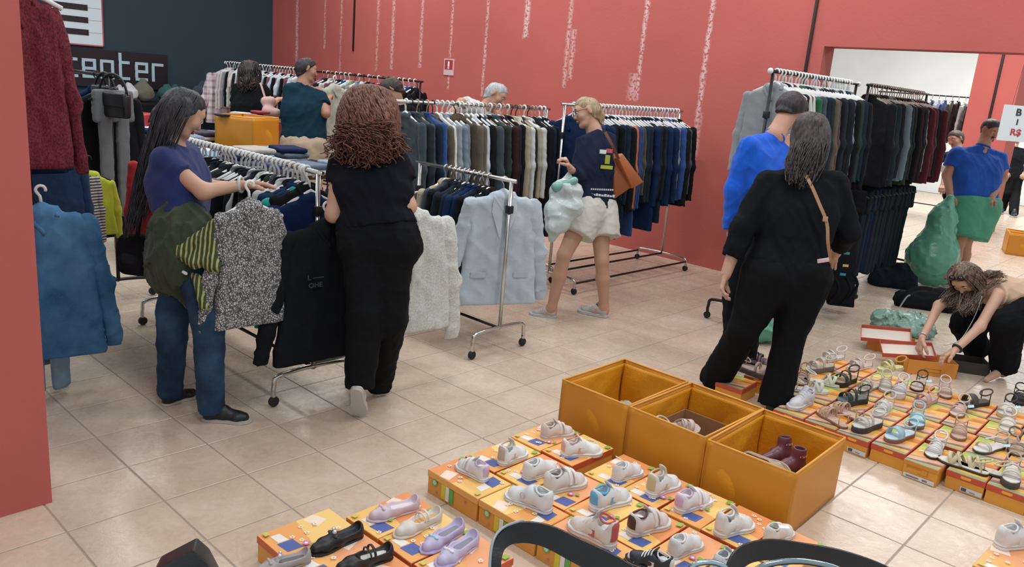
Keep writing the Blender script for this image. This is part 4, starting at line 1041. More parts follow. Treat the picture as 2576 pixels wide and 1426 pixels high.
# ------------------------------------------------------------------ people in the hall
def fy(px, dep):
    a = (px - 1288) / FOC
    return 713 + FOC * (FW.z + RT.z * a + 1.75 / dep) / UP.z
def ft(px, dep, dx=0.0): return (px, fy(px, dep))
def sheet(par, name, pts, r, m, res=.008, k=.03, disp=None, inv=None, cuts=()):
    return obj(name, sdf_mesh([P_(D(*a), D(*b), ra, rb) for a, b, ra, rb in pts], res, k, disp=disp, cuts=cuts), m, par, mtx=inv)
def ribbon(pts, w, m, name, par=None, nrm=None, th=.0015, inv=None, cyc=6):
    pts = smooth_path(pts, cyc); mb = MB(); n = len(pts)
    for i, p in enumerate(pts):
        t = (pts[min(i + 1, n - 1)] - pts[max(i - 1, 0)]).normalized()
        nn = (nrm if nrm is not None else FW * -1); s = t.cross(Vector(nn)).normalized(); q = s.cross(t)
        for a, b in ((-1, -1), (1, -1), (1, 1), (-1, 1)): mb.v.append(tuple(p + s * a * w / 2 + q * b * th))
    for i in range(n - 1):
        for k in range(4):
            mb.f.append((i * 4 + k, i * 4 + (k + 1) % 4, i * 4 + 4 + (k + 1) % 4, i * 4 + 4 + k))
    mb.f.append((3, 2, 1, 0)); e = (n - 1) * 4; mb.f.append((e, e + 1, e + 2, e + 3)); mb.c = [(1, 1, 1)] * len(mb.f)
    return obj(name, mb.mesh(), m, par, mtx=inv)
BLK = ['1B1C20', 'B9B6B0', '20242A', '1B1C20', '24262A']

# woman with long black hair beside the near rack
P1, j, add = person('woman with long black hair in navy t-shirt and jeans, olive jacket tied at waist', 3.85,
    dict(head=(462, 282, 0), neck=(428, 345, .02), sh_l=(412, 404, -.11), sh_r=(470, 384, .17), el_l=(512, 482, -.13), wr_l=(608, 466, -.02), el_r=(520, 470, .25), wr_r=(600, 470, .30),
         hip_l=(462, 588, -.09), hip_r=(466, 585, .09), kn_l=(524, 800, -.06), kn_r=(436, 790, .10), heel_l=(508, 1056), toe_l=(636, 1062), heel_r=(408, 1022), toe_r=(500, 992)),
    head_f=(.60, -.42, .66), head_u=(.36, .88, .15), shirt=dict(m=cloth('1D2D5E'), sleeve=.50, hem=.06, arm=.0, fold=.010), wid=(1.02, 1.12, .98),
    pants=dict(top=.0, m=mat('1A2940', .85, 'denim', c2='35536E'), name='jeans', r=(.090, .072, .058), fold=.010, loose=.010),
    shoes=dict(kind='slip', cols=['16181C', 'B7B4AE', '1A1C20', '16181C', '16181C']),
    hands=dict(l=dict(d=(.93, .12, .2), n=(.1, -1, .1), curl=.35, thumb=-1), r=dict(curl=.3)),
    hair=dict(style='long', c='1C1A1E', c2='3C4148', mass=[((425, 300, .04), (372, 420, 0), .085, .07), ((372, 420, 0), (345, 500, 0), .068, .055), ((345, 500, 0), (338, 570, 0), .055, .03), ((470, 262, -.07), (482, 335, -.06), .032, .018)],
              ends=[(330, 590, 0), (345, 570, .03), (350, 560, -.05), (335, 540, 0)], n=150, spread=.022, r=.003, phi=1.6))
inv = Matrix.Translation(-P1.location)
hc = (j['hip_l'] + j['hip_r']) / 2; lv = un(j['hip_r'] - j['hip_l']); sdv = np.array(RT); upv = np.array([0, 0, 1.0])
def HP(r_, u_, f_=0): return hc + sdv * r_ + upv * u_ - np.array(FW) * f_
jk = obj('tied_jacket', sdf_mesh(loft_rows([(HP(-.01, .045), lv * .080, .126), (HP(-.010, .0), lv * .09, .144), (HP(-.02, -.10), lv * .10, .152), (HP(-.045, -.18), lv * .09, .125)]) +
    [P_(HP(-.06, -.10, .06), HP(-.10, -.22, .04), .10, .07), P_(HP(.02, -.12, .10), HP(.06, -.36, .12), .07, .02), P_(HP(.11, -.10, .06), HP(.08, -.34, .11), .04, .018)],
    .009, .03, disp=folds(11, .034, 44, (1, 1, .35))), cloth('364230', .5), P1, mtx=inv)
STR = mat('34412C', .9, 'rib', scale=34, c2='9AA062')
for pts in ([((538, 562, 3.66), (458, 632, 3.655), .016, .030), ((542, 565, 3.66), (490, 660, 3.65), .018, .030), ((545, 568, 3.66), (530, 668, 3.65), .018, .030), ((455, 645, 3.655), (545, 665, 3.65), .02, .02)],
            [((500, 700, 3.67), (505, 770, 3.66), .018, .010), ((485, 690, 3.68), (520, 775, 3.66), .012, .008)]):
    sheet(jk, 'patterned_lining', pts, 0, STR, .007, .03, folds(4, .012, 60, (1, 1, .3)))
sheet(jk, 'label_tag', [((461, 684, 3.66), (468, 688, 3.66), .008, .008)], 0, mat('D8DAD6', .7), .004, .01)
obj('wristband', MB().tube([V3(D(606, 464, 3.83)) + (np.array(UP) * math.cos(a) + np.array(FW) * math.sin(a)) * .036 for a in [2 * PI * i / 14 for i in range(14)]], .0075, 6, closed=True).mesh(True), mat('C7C9CC', .3), P1, mtx=inv)
bg = empty('shoulder_bag', D(330, 640, 3.95)); tag(bg, 'small black shoulder bag hanging behind the woman with long black hair', 'bag')
bi = Matrix.Translation(-bg.location)
sheet(bg, 'pouch', [((322, 610, 4.0), (352, 610, 3.98), .048, .048), ((320, 635, 4.0), (355, 638, 3.98), .052, .052), ((322, 665, 4.0), (355, 670, 3.98), .052, .05)], 0, cloth('14161A'), .008, .03, inv=bi)
sheet(bg, 'front_pocket', [((318, 650, 3.95), (340, 655, 3.95), .03, .03)], 0, cloth('20242A'), .008, .02, inv=bi)
ribbon([D(345, 600, 3.93), D(362, 500, 3.90), D(400, 385, 3.86)], .02, cloth('14161A'), 'strap', bg, inv=bi)

# walking woman with curly hair, seen from behind
P2, j, add = person('curly haired woman in black top and wide black trousers walking away', 4.0,
    dict(head=(928, 292, .02), neck=(928, 372, .02), sh_l=(858, 412, 0), sh_r=(1003, 410, 0), el_l=(838, 540, -.02), wr_l=(888, 540, .14), el_r=(1028, 520, 0), wr_r=(1000, 520, .2),
         hip_l=(918, 600, 0), hip_r=(988, 600, 0), kn_l=(918, 800, .0), kn_r=(978, 800, .06), heel_l=(908, 982, .17), toe_l=(905, 1050), heel_r=(948, 998), toe_r=(962, 962)),
    lift=dict(l=(1.0, .25)), head_f=(-.05, -.15, 1), head_u=(.02, 1, 0), shirt=dict(m=cloth('12141D'), sleeve=.38, hem=.16, arm=.002), wid=(1.0, .95, 1.05),
    pants=dict(m=cloth('101215'), r=(.100, .088, .066), fold=.012, top=.25), shoes=dict(kind='slip', cols=['C9C6C0', 'B8B5B0', '8A8680', 'C9C6C0', 'C9C6C0']),
    hands=dict(l=dict(curl=.8), r=dict(curl=.8)),
    hair=dict(style='curly', c='4A2A22', c2='8A5E4A', vol=-.010, mass=[((928, 280, -.02), (928, 345, -.05), .085, .115), ((878, 366, -.05), (978, 366, -.05), .078, .078)], disp=folds(9, .016, 75),
              ends=[(862, 396, -.08), (890, 402, -.11), (925, 404, -.13), (960, 402, -.11), (992, 392, -.08), (845, 375, -.03), (1010, 370, -.03), (880, 330, -.14), (925, 335, -.17), (970, 330, -.14), (900, 365, -.16), (955, 365, -.16), (925, 385, -.16)], n=560, spread=.022, r=.0046, curl=.012, phi=2.5, fr=34, ss=1.34))

# walking woman with shoulder bag near the wall rack
P3, j, add = person('blonde woman with glasses in navy sports shirt and white shorts striding left', 6.15,
    dict(head=(1475, 282, -.02), neck=(1494, 328, 0), sh_l=(1470, 356, -.12), sh_r=(1532, 352, .13), el_l=(1456, 448, -.18), wr_l=(1436, 425, -.38), el_r=(1538, 440, .22), wr_r=(1500, 470, .32),
         hip_l=(1474, 530, -.07), hip_r=(1508, 530, .07), kn_l=(1420, 640, -.12), kn_r=(1514, 655, .03), heel_l=(1400, 800), toe_l=(1330, 790), heel_r=(1530, 800), toe_r=(1452, 782)),
    head_f=(-.93, -.22, -.12), head_u=(-.1, 1, 0), skin='C2967E', shirt=dict(m=cloth('1A2338'), sleeve=1.85, hem=.02, name='sports_shirt', arm=.004), wid=(1.1, 1.1, 1.1), glasses='3A2A2A',
    pants=dict(m=cloth('C9C6BC'), name='shorts', len=.27, r=(.118, .1, .05), fold=.010, loose=.018), shoes=dict(kind='lace', cols=['B9B3B0', 'C2C4C8', '8A8680', 'D98A6A', 'D0D0D0']),
    hands=dict(l=dict(d=(-.4, .7, -.3), n=(-1, -.2, 0), curl=1.3)),
    hair=dict(style='short', c='8A7658', c2='B7A688', vol=.002))
inv = Matrix.Translation(-P3.location)
add('hair_bun', sdf_mesh([P_(D(1505, 288, 6.17), D(1508, 292, 6.17), .045), P_(D(1500, 270, 6.14), D(1490, 262, 6.14), .04, .03), P_(D(1512, 305, 6.16), D(1516, 312, 6.15), .022, .012)], .007, .03, disp=folds(2, .008, 90)), mat('7A684E', .6, 'hair', c2='A8967A', scale=90))
add('shirt_print', merge([MB().box(0, 0, 0, .05, .004, .030).mesh()]), mat('D8DCE0', .6)).matrix_local = inv @ Matrix.Translation(D(1508, 386, 5.985)) @ Matrix.Rotation(math.radians(42), 4, 'Z')
add('shirt_print', merge([MB().box(0, 0, 0, .05, .004, .030).mesh()]), mat('C5505A', .6)).matrix_local = inv @ Matrix.Translation(D(1524, 384, 6.0)) @ Matrix.Rotation(math.radians(42), 4, 'Z')
RB = Matrix.Rotation(math.radians(43), 4, 'Z')
def pr_box(x0, z0, x1, z1, px, py, c, dep=5.975):
    obj('back_print', MB().box(x0, -.004, z0, x1, .002, z1).mesh(), mat(c, .6), P3, mtx=inv @ Matrix.Translation(D(px, py, dep)) @ RB)
pr_box(-.018, -.03, .018, .035, 1528, 402, 'A2A636'); pr_box(-.045, -.012, .045, .014, 1526, 421, 'A9B232')
for k in range(11): pr_box(k * .016 - .09, -.006, k * .016 - .079, .006, 1516, 478 - k * .25, 'C3C6CE')
for k in range(10): pr_box(k * .021 - .115, -.009, k * .021 - .098, .010 - (k % 3) * .003, 1516, 491, 'D2D4DA')
bg = empty('leather_bag', D(1580, 440, 6.2)); tag(bg, 'tan leather shoulder bag swinging behind the blonde woman in white shorts', 'bag'); bi = Matrix.Translation(-bg.location)
def quad_solid(name, pts, th, m, par, inv_, bev=.006, seg=2):
    n_ = (pts[1] - pts[0]).cross(pts[3] - pts[0]).normalized() * th; k = len(pts)
    me = mesh_from([tuple(p) for p in pts] + [tuple(p + n_) for p in pts], [tuple(reversed(range(k))), tuple(range(k, 2 * k))] + [(i, (i + 1) % k, k + (i + 1) % k, k + i) for i in range(k)])
    bevel_mesh(me, bev, seg); return obj(name, me, m, par, mtx=inv_)
quad_solid('pouch', [D(1547, 500, 6.12), D(1543, 385, 6.12), D(1562, 388, 6.16), D(1612, 455, 6.26)], .09, mat('8A4A22', .5, 'leather'), bg, bi)
quad_solid('flap', [D(1556, 398, 6.08), D(1566, 385, 6.10), D(1620, 458, 6.20), D(1592, 474, 6.20)], .05, mat('B5693A', .45, 'leather'), bg, bi)
ribbon([D(1522, 332, 6.02), D(1540, 365, 6.02), D(1556, 400, 6.08)], .022, mat('6A3A22', .5, 'leather'), 'strap', bg, inv=bi)
pb = empty('plastic_bag', D(1420, 560, 5.8)); tag(pb, 'white plastic carrier bag held by the blonde woman in white shorts', 'bag'); bi = Matrix.Translation(-pb.location)
PLAST = mat('D6E4E4', .25, 'wrap', trans=.25, bump=.8)
sheet(pb, 'sack', [((1436, 430, 5.82), (1425, 470, 5.8), .02, .07), ((1400, 480, 5.8), (1450, 480, 5.8), .05, .05), ((1395, 530, 5.8), (1445, 520, 5.8), .075, .07), ((1392, 570, 5.8), (1410, 560, 5.8), .065, .07), ((1388, 600, 5.85), (1396, 590, 5.85), .03, .03)], 0, PLAST, .009, .05, folds(21, .03, 28, (1, 1, .3)), bi)
sheet(pb, 'teal_print', [((1402, 470, 5.76), (1445, 455, 5.76), .040, .030)], 0, mat('7FB3A8', .3, 'wrap', trans=.1, bump=.6), .008, .03, folds(22, .012, 50, (1, 1, .3)), bi)

# woman in black seen from behind at the bins
P4, j, add = person('woman with long dark hair in black long top and black flared trousers behind orange bins', 4.62,
    dict(head=(2040, 335, 0), neck=(2030, 408, 0), sh_l=(1932, 462, 0), sh_r=(2100, 462, .03), el_l=(1868, 572, -.02), wr_l=(1826, 690, .0), el_r=(2132, 585, .05), wr_r=(2100, 640, .26),
         hip_l=(1930, 700, 0), hip_r=(2022, 700, 0), kn_l=(1872, 830, .0), kn_r=(1985, 850, 0), heel_l=(1795, 985), toe_l=(1782, 950), heel_r=(1940, 1048), toe_r=(1965, 1005)),
    skin='C49A86', head_f=(.62, -.35, .70), head_u=(.1, 1, .25), g=1.08, shirt=dict(m=cloth('0F1218'), sleeve=1.62, hem=-.10, arm=.010, fold=.014), wid=(1.32, 1.35, 1.30), arms_r=1.12,
    pants=dict(m=cloth('0E0F12'), r=(.112, .078, .084), fold=.010, loose=.010), shoes=dict(kind='slip', cols=BLK), glasses='A08A78',
    hands=dict(l=dict(d=(-.25, -1, .1), n=(.9, -.1, -.3), curl=.75, thumb=-1, s=1.05), r=dict(curl=.6)),
    hair=dict(style='long', c='241F1F', c2='54494A', mass=[((2035, 320, -.04), (2022, 400, -.08), .085, .055), ((2022, 400, -.08), (2015, 450, -.135), .050, .025), ((2075, 330, 0), (2080, 375, .0), .035, .028)],
              ends=[(2000, 452, -.15), (2020, 462, -.15), (2040, 445, -.14), (1990, 440, -.13)], n=260, spread=.018, r=.0036, phi=1.9))
inv = Matrix.Translation(-P4.location)
add('pocket_card', bevel_mesh(MB().box(-.033, -.003, -.012, .033, .003, .012).mesh(), .003), mat('D3B3BE', .5)).matrix_local = inv @ Matrix.Translation(D(2071, 655, 4.425)) @ Matrix.Rotation(math.radians(42), 4, 'Z') @ Matrix.Rotation(math.radians(-14), 4, 'Y')
cb = empty('crossbody_bag', D(2100, 640, 4.80)); tag(cb, 'tan crossbody bag strap across the back of the woman in black', 'bag'); bi = Matrix.Translation(-cb.location)
ribbon([D(2008, 418, 4.50), D(2035, 455, 4.44), D(2062, 515, 4.425), D(2080, 562, 4.43), D(2083, 612, 4.44), D(2090, 660, 4.52)], .019, mat('A67C5C', .5, 'leather'), 'strap', cb, inv=bi)
obj('buckle', bevel_mesh(MB().box(-.014, -.004, -.014, .014, .004, .014).mesh(), .002), mat('B08A6A', .4), cb, mtx=bi @ Matrix.Translation(D(2076, 551, 4.42)) @ Matrix.Rotation(math.radians(42), 4, 'Z'))
sheet(cb, 'pouch', [((2030, 650, 4.95), (2060, 650, 4.95), .04, .04), ((2030, 690, 4.95), (2060, 690, 4.95), .04, .04)], 0, mat('8A6448', .5, 'leather'), .01, .03, inv=bi)

# man in the bright blue polo in front of her
P5, j, add = person('man in bright blue long-sleeved polo bending over behind the woman in black', 5.35,
    dict(head=(1990, 278, .05), neck=(1950, 340, 0), sh_l=(1884, 372, -.10), sh_r=(1990, 355, .15), el_l=(1848, 480, -.06), wr_l=(1838, 590, .0), el_r=(2000, 480, .3), wr_r=(2040, 560, .4),
         hip_l=(1880, 600, -.05), hip_r=(1950, 600, .1), kn_l=(1850, 750, 0), kn_r=(1895, 760, .1), heel_l=ft(1838, 5.35), toe_l=ft(1850, 5.6), heel_r=ft(1872, 5.5), toe_r=ft(1890, 5.75)),
    skin='BE9078', head_f=(.55, -.55, .6), head_u=(.5, .8, .2), g=1.1, shirt=dict(m=cloth('1457C8'), sleeve=1.9, hem=.05, collar=True, arm=.012, name='polo_shirt', nk=-.01, fold=.013), wid=(1.25, 1.2, 1.1),
    pants=dict(m=cloth('14161C')), shoes=dict(kind='slip', cols=BLK), hair=dict(style='short', c='1E1A1E', c2='3A3238', vol=.012))

# man with the green sack
P6, j, add = person('bearded man in blue polo shirt carrying a big green plastic sack', 8.6,
    dict(head=(2492, 326, -.03), neck=(2474, 366, 0), sh_l=(2408, 388, 0), sh_r=(2512, 398, .03), el_l=(2382, 440, .02), wr_l=(2390, 492, -.16), el_r=(2522, 448, .04), wr_r=(2494, 498, -.12),
         hip_l=(2432, 520, 0), hip_r=(2470, 522, .02), kn_l=(2412, 610, 0), kn_r=(2430, 606, .05), heel_l=ft(2395, 8.7), toe_l=ft(2370, 8.6), heel_r=ft(2418, 8.8), toe_r=ft(2410, 8.55)),
    skin='B5866E', head_f=(.18, -.62, -.75), head_u=(.12, .8, -.55), g=1.15, shirt=dict(m=cloth('1E56B4'), sleeve=.62, hem=-.02, collar=True, arm=.012, name='polo_shirt', fold=.012), wid=(1.45, 1.55, 1.25), arms_r=1.1, beard='2A2422',
    pants=dict(m=cloth('4E9C7E'), name='shorts', len=.42, r=(.125, .11, .06)), shoes=dict(kind='lace', cols=BLK), hands=dict(l=dict(curl=1.4), r=dict(curl=1.2)), hair=dict(style='short', c='2A2426', c2='4A4244'))
gs = empty('plastic_sack', F(2335, 705)); tag(gs, 'big translucent green plastic sack held by the bearded man in blue', 'bag'); bi = Matrix.Translation(-gs.location)
GREEN = mat('67B295', .2, 'wrap', trans=.12, bump=.5)
sheet(gs, 'sack', [((2390, 498, 8.36), (2372, 545, 8.38), .045, .12), ((2372, 548, 8.40), (2350, 640, 8.45), .12, .225), ((2340, 650, 8.48), (2345, 672, 8.5), .23, .20), ((2360, 640, 8.48), (2378, 672, 8.5), .17, .15)], 0, GREEN, .018, .10, folds(31, .035, 34, (1, 1, .05), 5), bi, cuts=[((0, 0, .012), (0, 0, -1))])

# crouching woman
P7, j, add = person('woman with wavy brown hair and sunglasses on head bending over an open shoebox', 5.65,
    dict(head=(2428, 700, -.05), neck=(2480, 712, 0), sh_l=(2512, 742, -.14), sh_r=(2452, 722, .16), el_l=(2465, 822, -.20), wr_l=(2404, 880, -.26), el_r=(2362, 768, .06), wr_r=(2320, 850, -.06),
         hip_l=(2622, 765, -.12), hip_r=(2635, 740, .16), kn_l=(2535, 815, -.22), kn_r=(2430, 815, .25), heel_l=(2528, 948), toe_l=(2466, 966), heel_r=ft(2470, 6.0), toe_r=ft(2425, 5.9)),
    skin='C69C86', head_f=(-.50, -.80, -.25), head_u=(-.70, .45, -.45), g=.95, shirt=dict(m=cloth('C7A98F'), sleeve=.30, hem=.05, name='blouse'), wid=(.95, 1.0, 1.1),
    pants=dict(m=cloth('0E1014'), r=(.115, .105, .09), top=.15, fold=.016, len=.96, nocut=True), arms_r=.95,
    hands=dict(l=dict(d=(-.85, -.45, .1), n=(-.3, -.9, 0), curl=.6), r=dict(d=(-.25, -.95, .1), n=(.8, -.3, 0), curl=.7)),
    hair=dict(style='long', c='3A2C24', c2='8A7460', mass=[((2440, 690, -.02), (2460, 730, -.06), .06, .05), ((2455, 720, -.08), (2445, 765, -.12), .045, .04), ((2385, 700, .06), (2385, 760, .02), .03, .03), ((2490, 690, -.05), (2515, 692, -.08), .035, .022)],
              ends=[(2420, 788, -.14), (2440, 785, -.14), (2455, 770, -.12), (2392, 778, 0), (2378, 762, .03), (2525, 695, -.1)], n=240, spread=.012, r=.0036, curl=.004, phi=2.4, fr=12, disp=folds(5, .012, 50)))
inv = Matrix.Translation(-P7.location)
f7 = V3(camvec(-.50, -.80, -.25)); u7 = V3(camvec(-.70, .45, -.45)); u7 = un(u7 - f7 * np.dot(u7, f7)); s7 = np.cross(f7, u7); sgm = MB(); c7 = j['head']
for t_ in (-1, 1): sgm.sphere(c7 + f7 * .062 + u7 * .088 + s7 * t_ * .030, .024, 10, 6, (1, 1, .75)); sgm.tube([c7 + f7 * .06 + u7 * .088 + s7 * t_ * .052, c7 + f7 * .0 + u7 * .070 + s7 * t_ * .086, c7 - f7 * .05 + u7 * .03 + s7 * t_ * .094], .0035, 6)
sgm.tube([c7 + f7 * .07 + u7 * .090 - s7 * .012, c7 + f7 * .07 + u7 * .090 + s7 * .012], .005, 6)
add('sunglasses', sgm.mesh(True), mat('101012', .15))
def band(c0, ax, r, t, m, name, add_):
    ax = un(ax); b1 = un(np.cross(ax, [0, 0, 1])); b2 = np.cross(ax, b1); c0 = V3(c0)
    return add_(name, MB().tube([c0 + (b1 * math.cos(a) + b2 * math.sin(a)) * r for a in [2 * PI * i / 14 for i in range(14)]], t, 6, closed=True).mesh(True), m)
band(j['wr_l'] * .93 + j['el_l'] * .07, j['wr_l'] - j['el_l'], .030, .0085, mat('141518', .4), 'wristwatch', add)
band(j['wr_r'] * .93 + j['el_r'] * .07, j['wr_r'] - j['el_r'], .028, .005, mat('C9CBD0', .25, metal=.8), 'bracelet', add)
add('necklace', MB().tube(smooth_path([D(2470, 745, 5.5), D(2450, 800, 5.5), D(2415, 855, 5.5), D(2375, 868, 5.5)], 6), .0035, 5).mesh(True), mat('A8A8AC', .3, metal=.8))

# people at the back racks
P8, j, add = person('man with short dark hair in dark teal t-shirt and beige trousers at back rack', 8.0,
    dict(head=(772, 176, 0), neck=(762, 212, 0), sh_l=(732, 228, -.10), sh_r=(800, 230, .12), el_l=(726, 292, -.1), wr_l=(760, 320, .15), el_r=(820, 286, .0), wr_r=(826, 250, .2),
         hip_l=(746, 372, -.05), hip_r=(784, 372, .05), kn_l=(746, 480, 0), kn_r=(782, 480, .05), heel_l=ft(738, 8.0), toe_l=ft(758, 8.2), heel_r=ft(776, 8.1), toe_r=ft(796, 8.25)),
    skin='A87C66', head_f=(.85, -.12, .4), g=1.12, shirt=dict(m=cloth('12303F'), sleeve=.62, hem=-.04, arm=.010), wid=(1.35, 1.4, 1.25), res=.012, pants=dict(m=cloth('B5A48E'), loose=.02, r=(.11, .085, .07)), shoes=dict(kind='slip', cols=BLK),
    hair=dict(style='short', c='1C181C', c2='342E32', vol=.006), hands=dict(r=dict(curl=1.1)))
P9, j, add = person('woman with tied dark hair in black top seen from behind at back rack', 8.4,
    dict(head=(628, 180, 0), neck=(628, 212, 0), sh_l=(598, 222, 0), sh_r=(660, 222, .03), el_l=(590, 278, .0), wr_l=(600, 320, .15), el_r=(682, 262, .05), wr_r=(700, 250, .3),
         hip_l=(618, 370, 0), hip_r=(650, 370, 0), kn_l=(618, 470, 0), kn_r=(650, 470, 0), heel_l=ft(612, 8.4), toe_l=ft(620, 8.62), heel_r=ft(645, 8.4), toe_r=ft(655, 8.62)),
    head_f=(-.1, -.05, 1), shirt=dict(m=cloth('0F1115'), sleeve=.6, hem=.05), res=.012, wid=(1.05, 1.1, 1.1), pants=dict(m=cloth('1A1C22')), shoes=dict(kind='slip', cols=BLK),
    hair=dict(style='curly', c='1E1818', c2='3C3232', vol=.006, mass=[((625, 185, -.06), (618, 215, -.10), .06, .035)], disp=folds(8, .014, 60), ends=[(612, 225, -.1), (625, 222, -.1)], n=60, spread=.02, r=.005, curl=.01))
bg = empty('pink_bag', D(675, 270, 8.1)); tag(bg, 'pale pink handbag on the shoulder of the woman at the back rack', 'bag'); bi = Matrix.Translation(-bg.location)
sheet(bg, 'pouch', [((668, 255, 8.12), (682, 255, 8.12), .05, .05), ((672, 280, 8.1), (696, 284, 8.1), .055, .045)], 0, mat('C7A29C', .5, 'leather'), .012, .05, inv=bi)
ribbon([D(655, 208, 8.15), D(662, 230, 8.12), D(668, 250, 8.1)], .02, mat('B8928C', .5), 'strap', bg, inv=bi)
P10, j, add = person('grey haired man in white t-shirt reaching over the rail of the wall rack', 7.4,
    dict(head=(1248, 240, -.02), neck=(1224, 268, 0), sh_l=(1196, 274, -.05), sh_r=(1252, 290, .2), el_l=(1160, 258, -.28), wr_l=(1135, 282, -.42), el_r=(1262, 340, .1), wr_r=(1240, 380, -.1),
         hip_l=(1180, 420, .1), hip_r=(1215, 425, .2), kn_l=(1170, 540, .1), kn_r=(1205, 545, .2), heel_l=ft(1160, 7.5), toe_l=ft(1180, 7.35), heel_r=ft(1195, 7.6), toe_r=ft(1215, 7.45)),
    skin='B98C74', head_f=(.75, -.55, -.15), head_u=(.45, .85, 0), shirt=dict(m=cloth('D5DADD'), sleeve=.75, hem=.05, arm=.012, nk=-.01), res=.011, g=1.05, pants=dict(m=cloth('2A2E38')), shoes=dict(kind='slip', cols=BLK),
    hair=dict(style='short', c='8E9296', c2='C4C8CC', vol=.002), brow='8E9296')
P11, j, add = person('person with short dark hair in black shirt bowing behind the wall rack', 7.6,
    dict(head=(985, 228, 0), neck=(1002, 262, .05), sh_l=(970, 285, -.05), sh_r=(1034, 282, .15), el_l=(960, 340, -.1), wr_l=(950, 360, -.25), el_r=(1040, 340, .1), wr_r=(1010, 370, -.1),
         hip_l=(990, 400, .1), hip_r=(1020, 400, .15), kn_l=(985, 500, .1), kn_r=(1015, 500, .15), heel_l=ft(985, 7.7), toe_l=ft(970, 7.6), heel_r=ft(1015, 7.8), toe_r=ft(1000, 7.7)),
    skin='B08A72', head_f=(-.75, -.6, -.1), head_u=(-.4, .9, 0), shirt=dict(m=cloth('14151A'), sleeve=.6, hem=.05), res=.012, pants=dict(m=cloth('1C1E26')), shoes=dict(kind='slip', cols=BLK),
    hair=dict(style='short', c='1E1A18', c2='3E3630', vol=.008))
P12, j, add = person('person in navy shirt with white band half hidden behind the jacket rack', 10.6,
    dict(head=(2404, 350, 0), neck=(2408, 378, 0), sh_l=(2385, 390, 0), sh_r=(2432, 392, .1), el_l=(2378, 430, 0), wr_l=(2372, 462, -.1), el_r=(2438, 432, .1), wr_r=(2430, 465, .1),
         hip_l=(2395, 480, 0), hip_r=(2422, 480, .05), kn_l=(2388, 545, 0), kn_r=(2412, 548, .05), heel_l=ft(2378, 10.6), toe_l=ft(2366, 10.5), heel_r=ft(2400, 10.7), toe_r=ft(2388, 10.6)),
    head_f=(-.8, -.25, -.3), skin='B98C78', shirt=dict(m=mat('1C2740', .9, 'cloth'), sleeve=.55, hem=.03), res=.014, pants=dict(m=cloth('14161C')), shoes=dict(kind='lace', cols=BLK),
    hair=dict(style='short', c='3A2C26', c2='5A4A40', vol=.006))
add('sleeve_band', sdf_mesh([P_(D(2376, 420, 10.55), D(2380, 428, 10.55), .062)], .014, .02), mat('C9CCD0', .8))
P13, j, add = person('distant person in black clothes walking in the room beyond', 15.9,
    dict(head=(2556, 350, 0), neck=(2552, 368, 0), sh_l=(2535, 378, 0), sh_r=(2570, 378, .05), el_l=(2530, 410, 0), wr_l=(2532, 432, -.1), el_r=(2574, 410, .05), wr_r=(2572, 435, -.1),
         hip_l=(2540, 440, 0), hip_r=(2558, 440, 0), kn_l=(2530, 485, 0), kn_r=(2553, 487, 0), heel_l=ft(2518, 16.1), toe_l=ft(2512, 15.8), heel_r=ft(2548, 15.7), toe_r=ft(2550, 15.4)),
    head_f=(-.3, -.2, -.9), skin='A98470', shirt=dict(m=cloth('141519'), sleeve=.55, hem=.03), res=.018, pants=dict(m=cloth('15161A'), r=(.11, .09, .075)), shoes=dict(kind='lace', cols=BLK),
    hair=dict(style='short', c='2A2422', c2='3E3632', vol=.006))

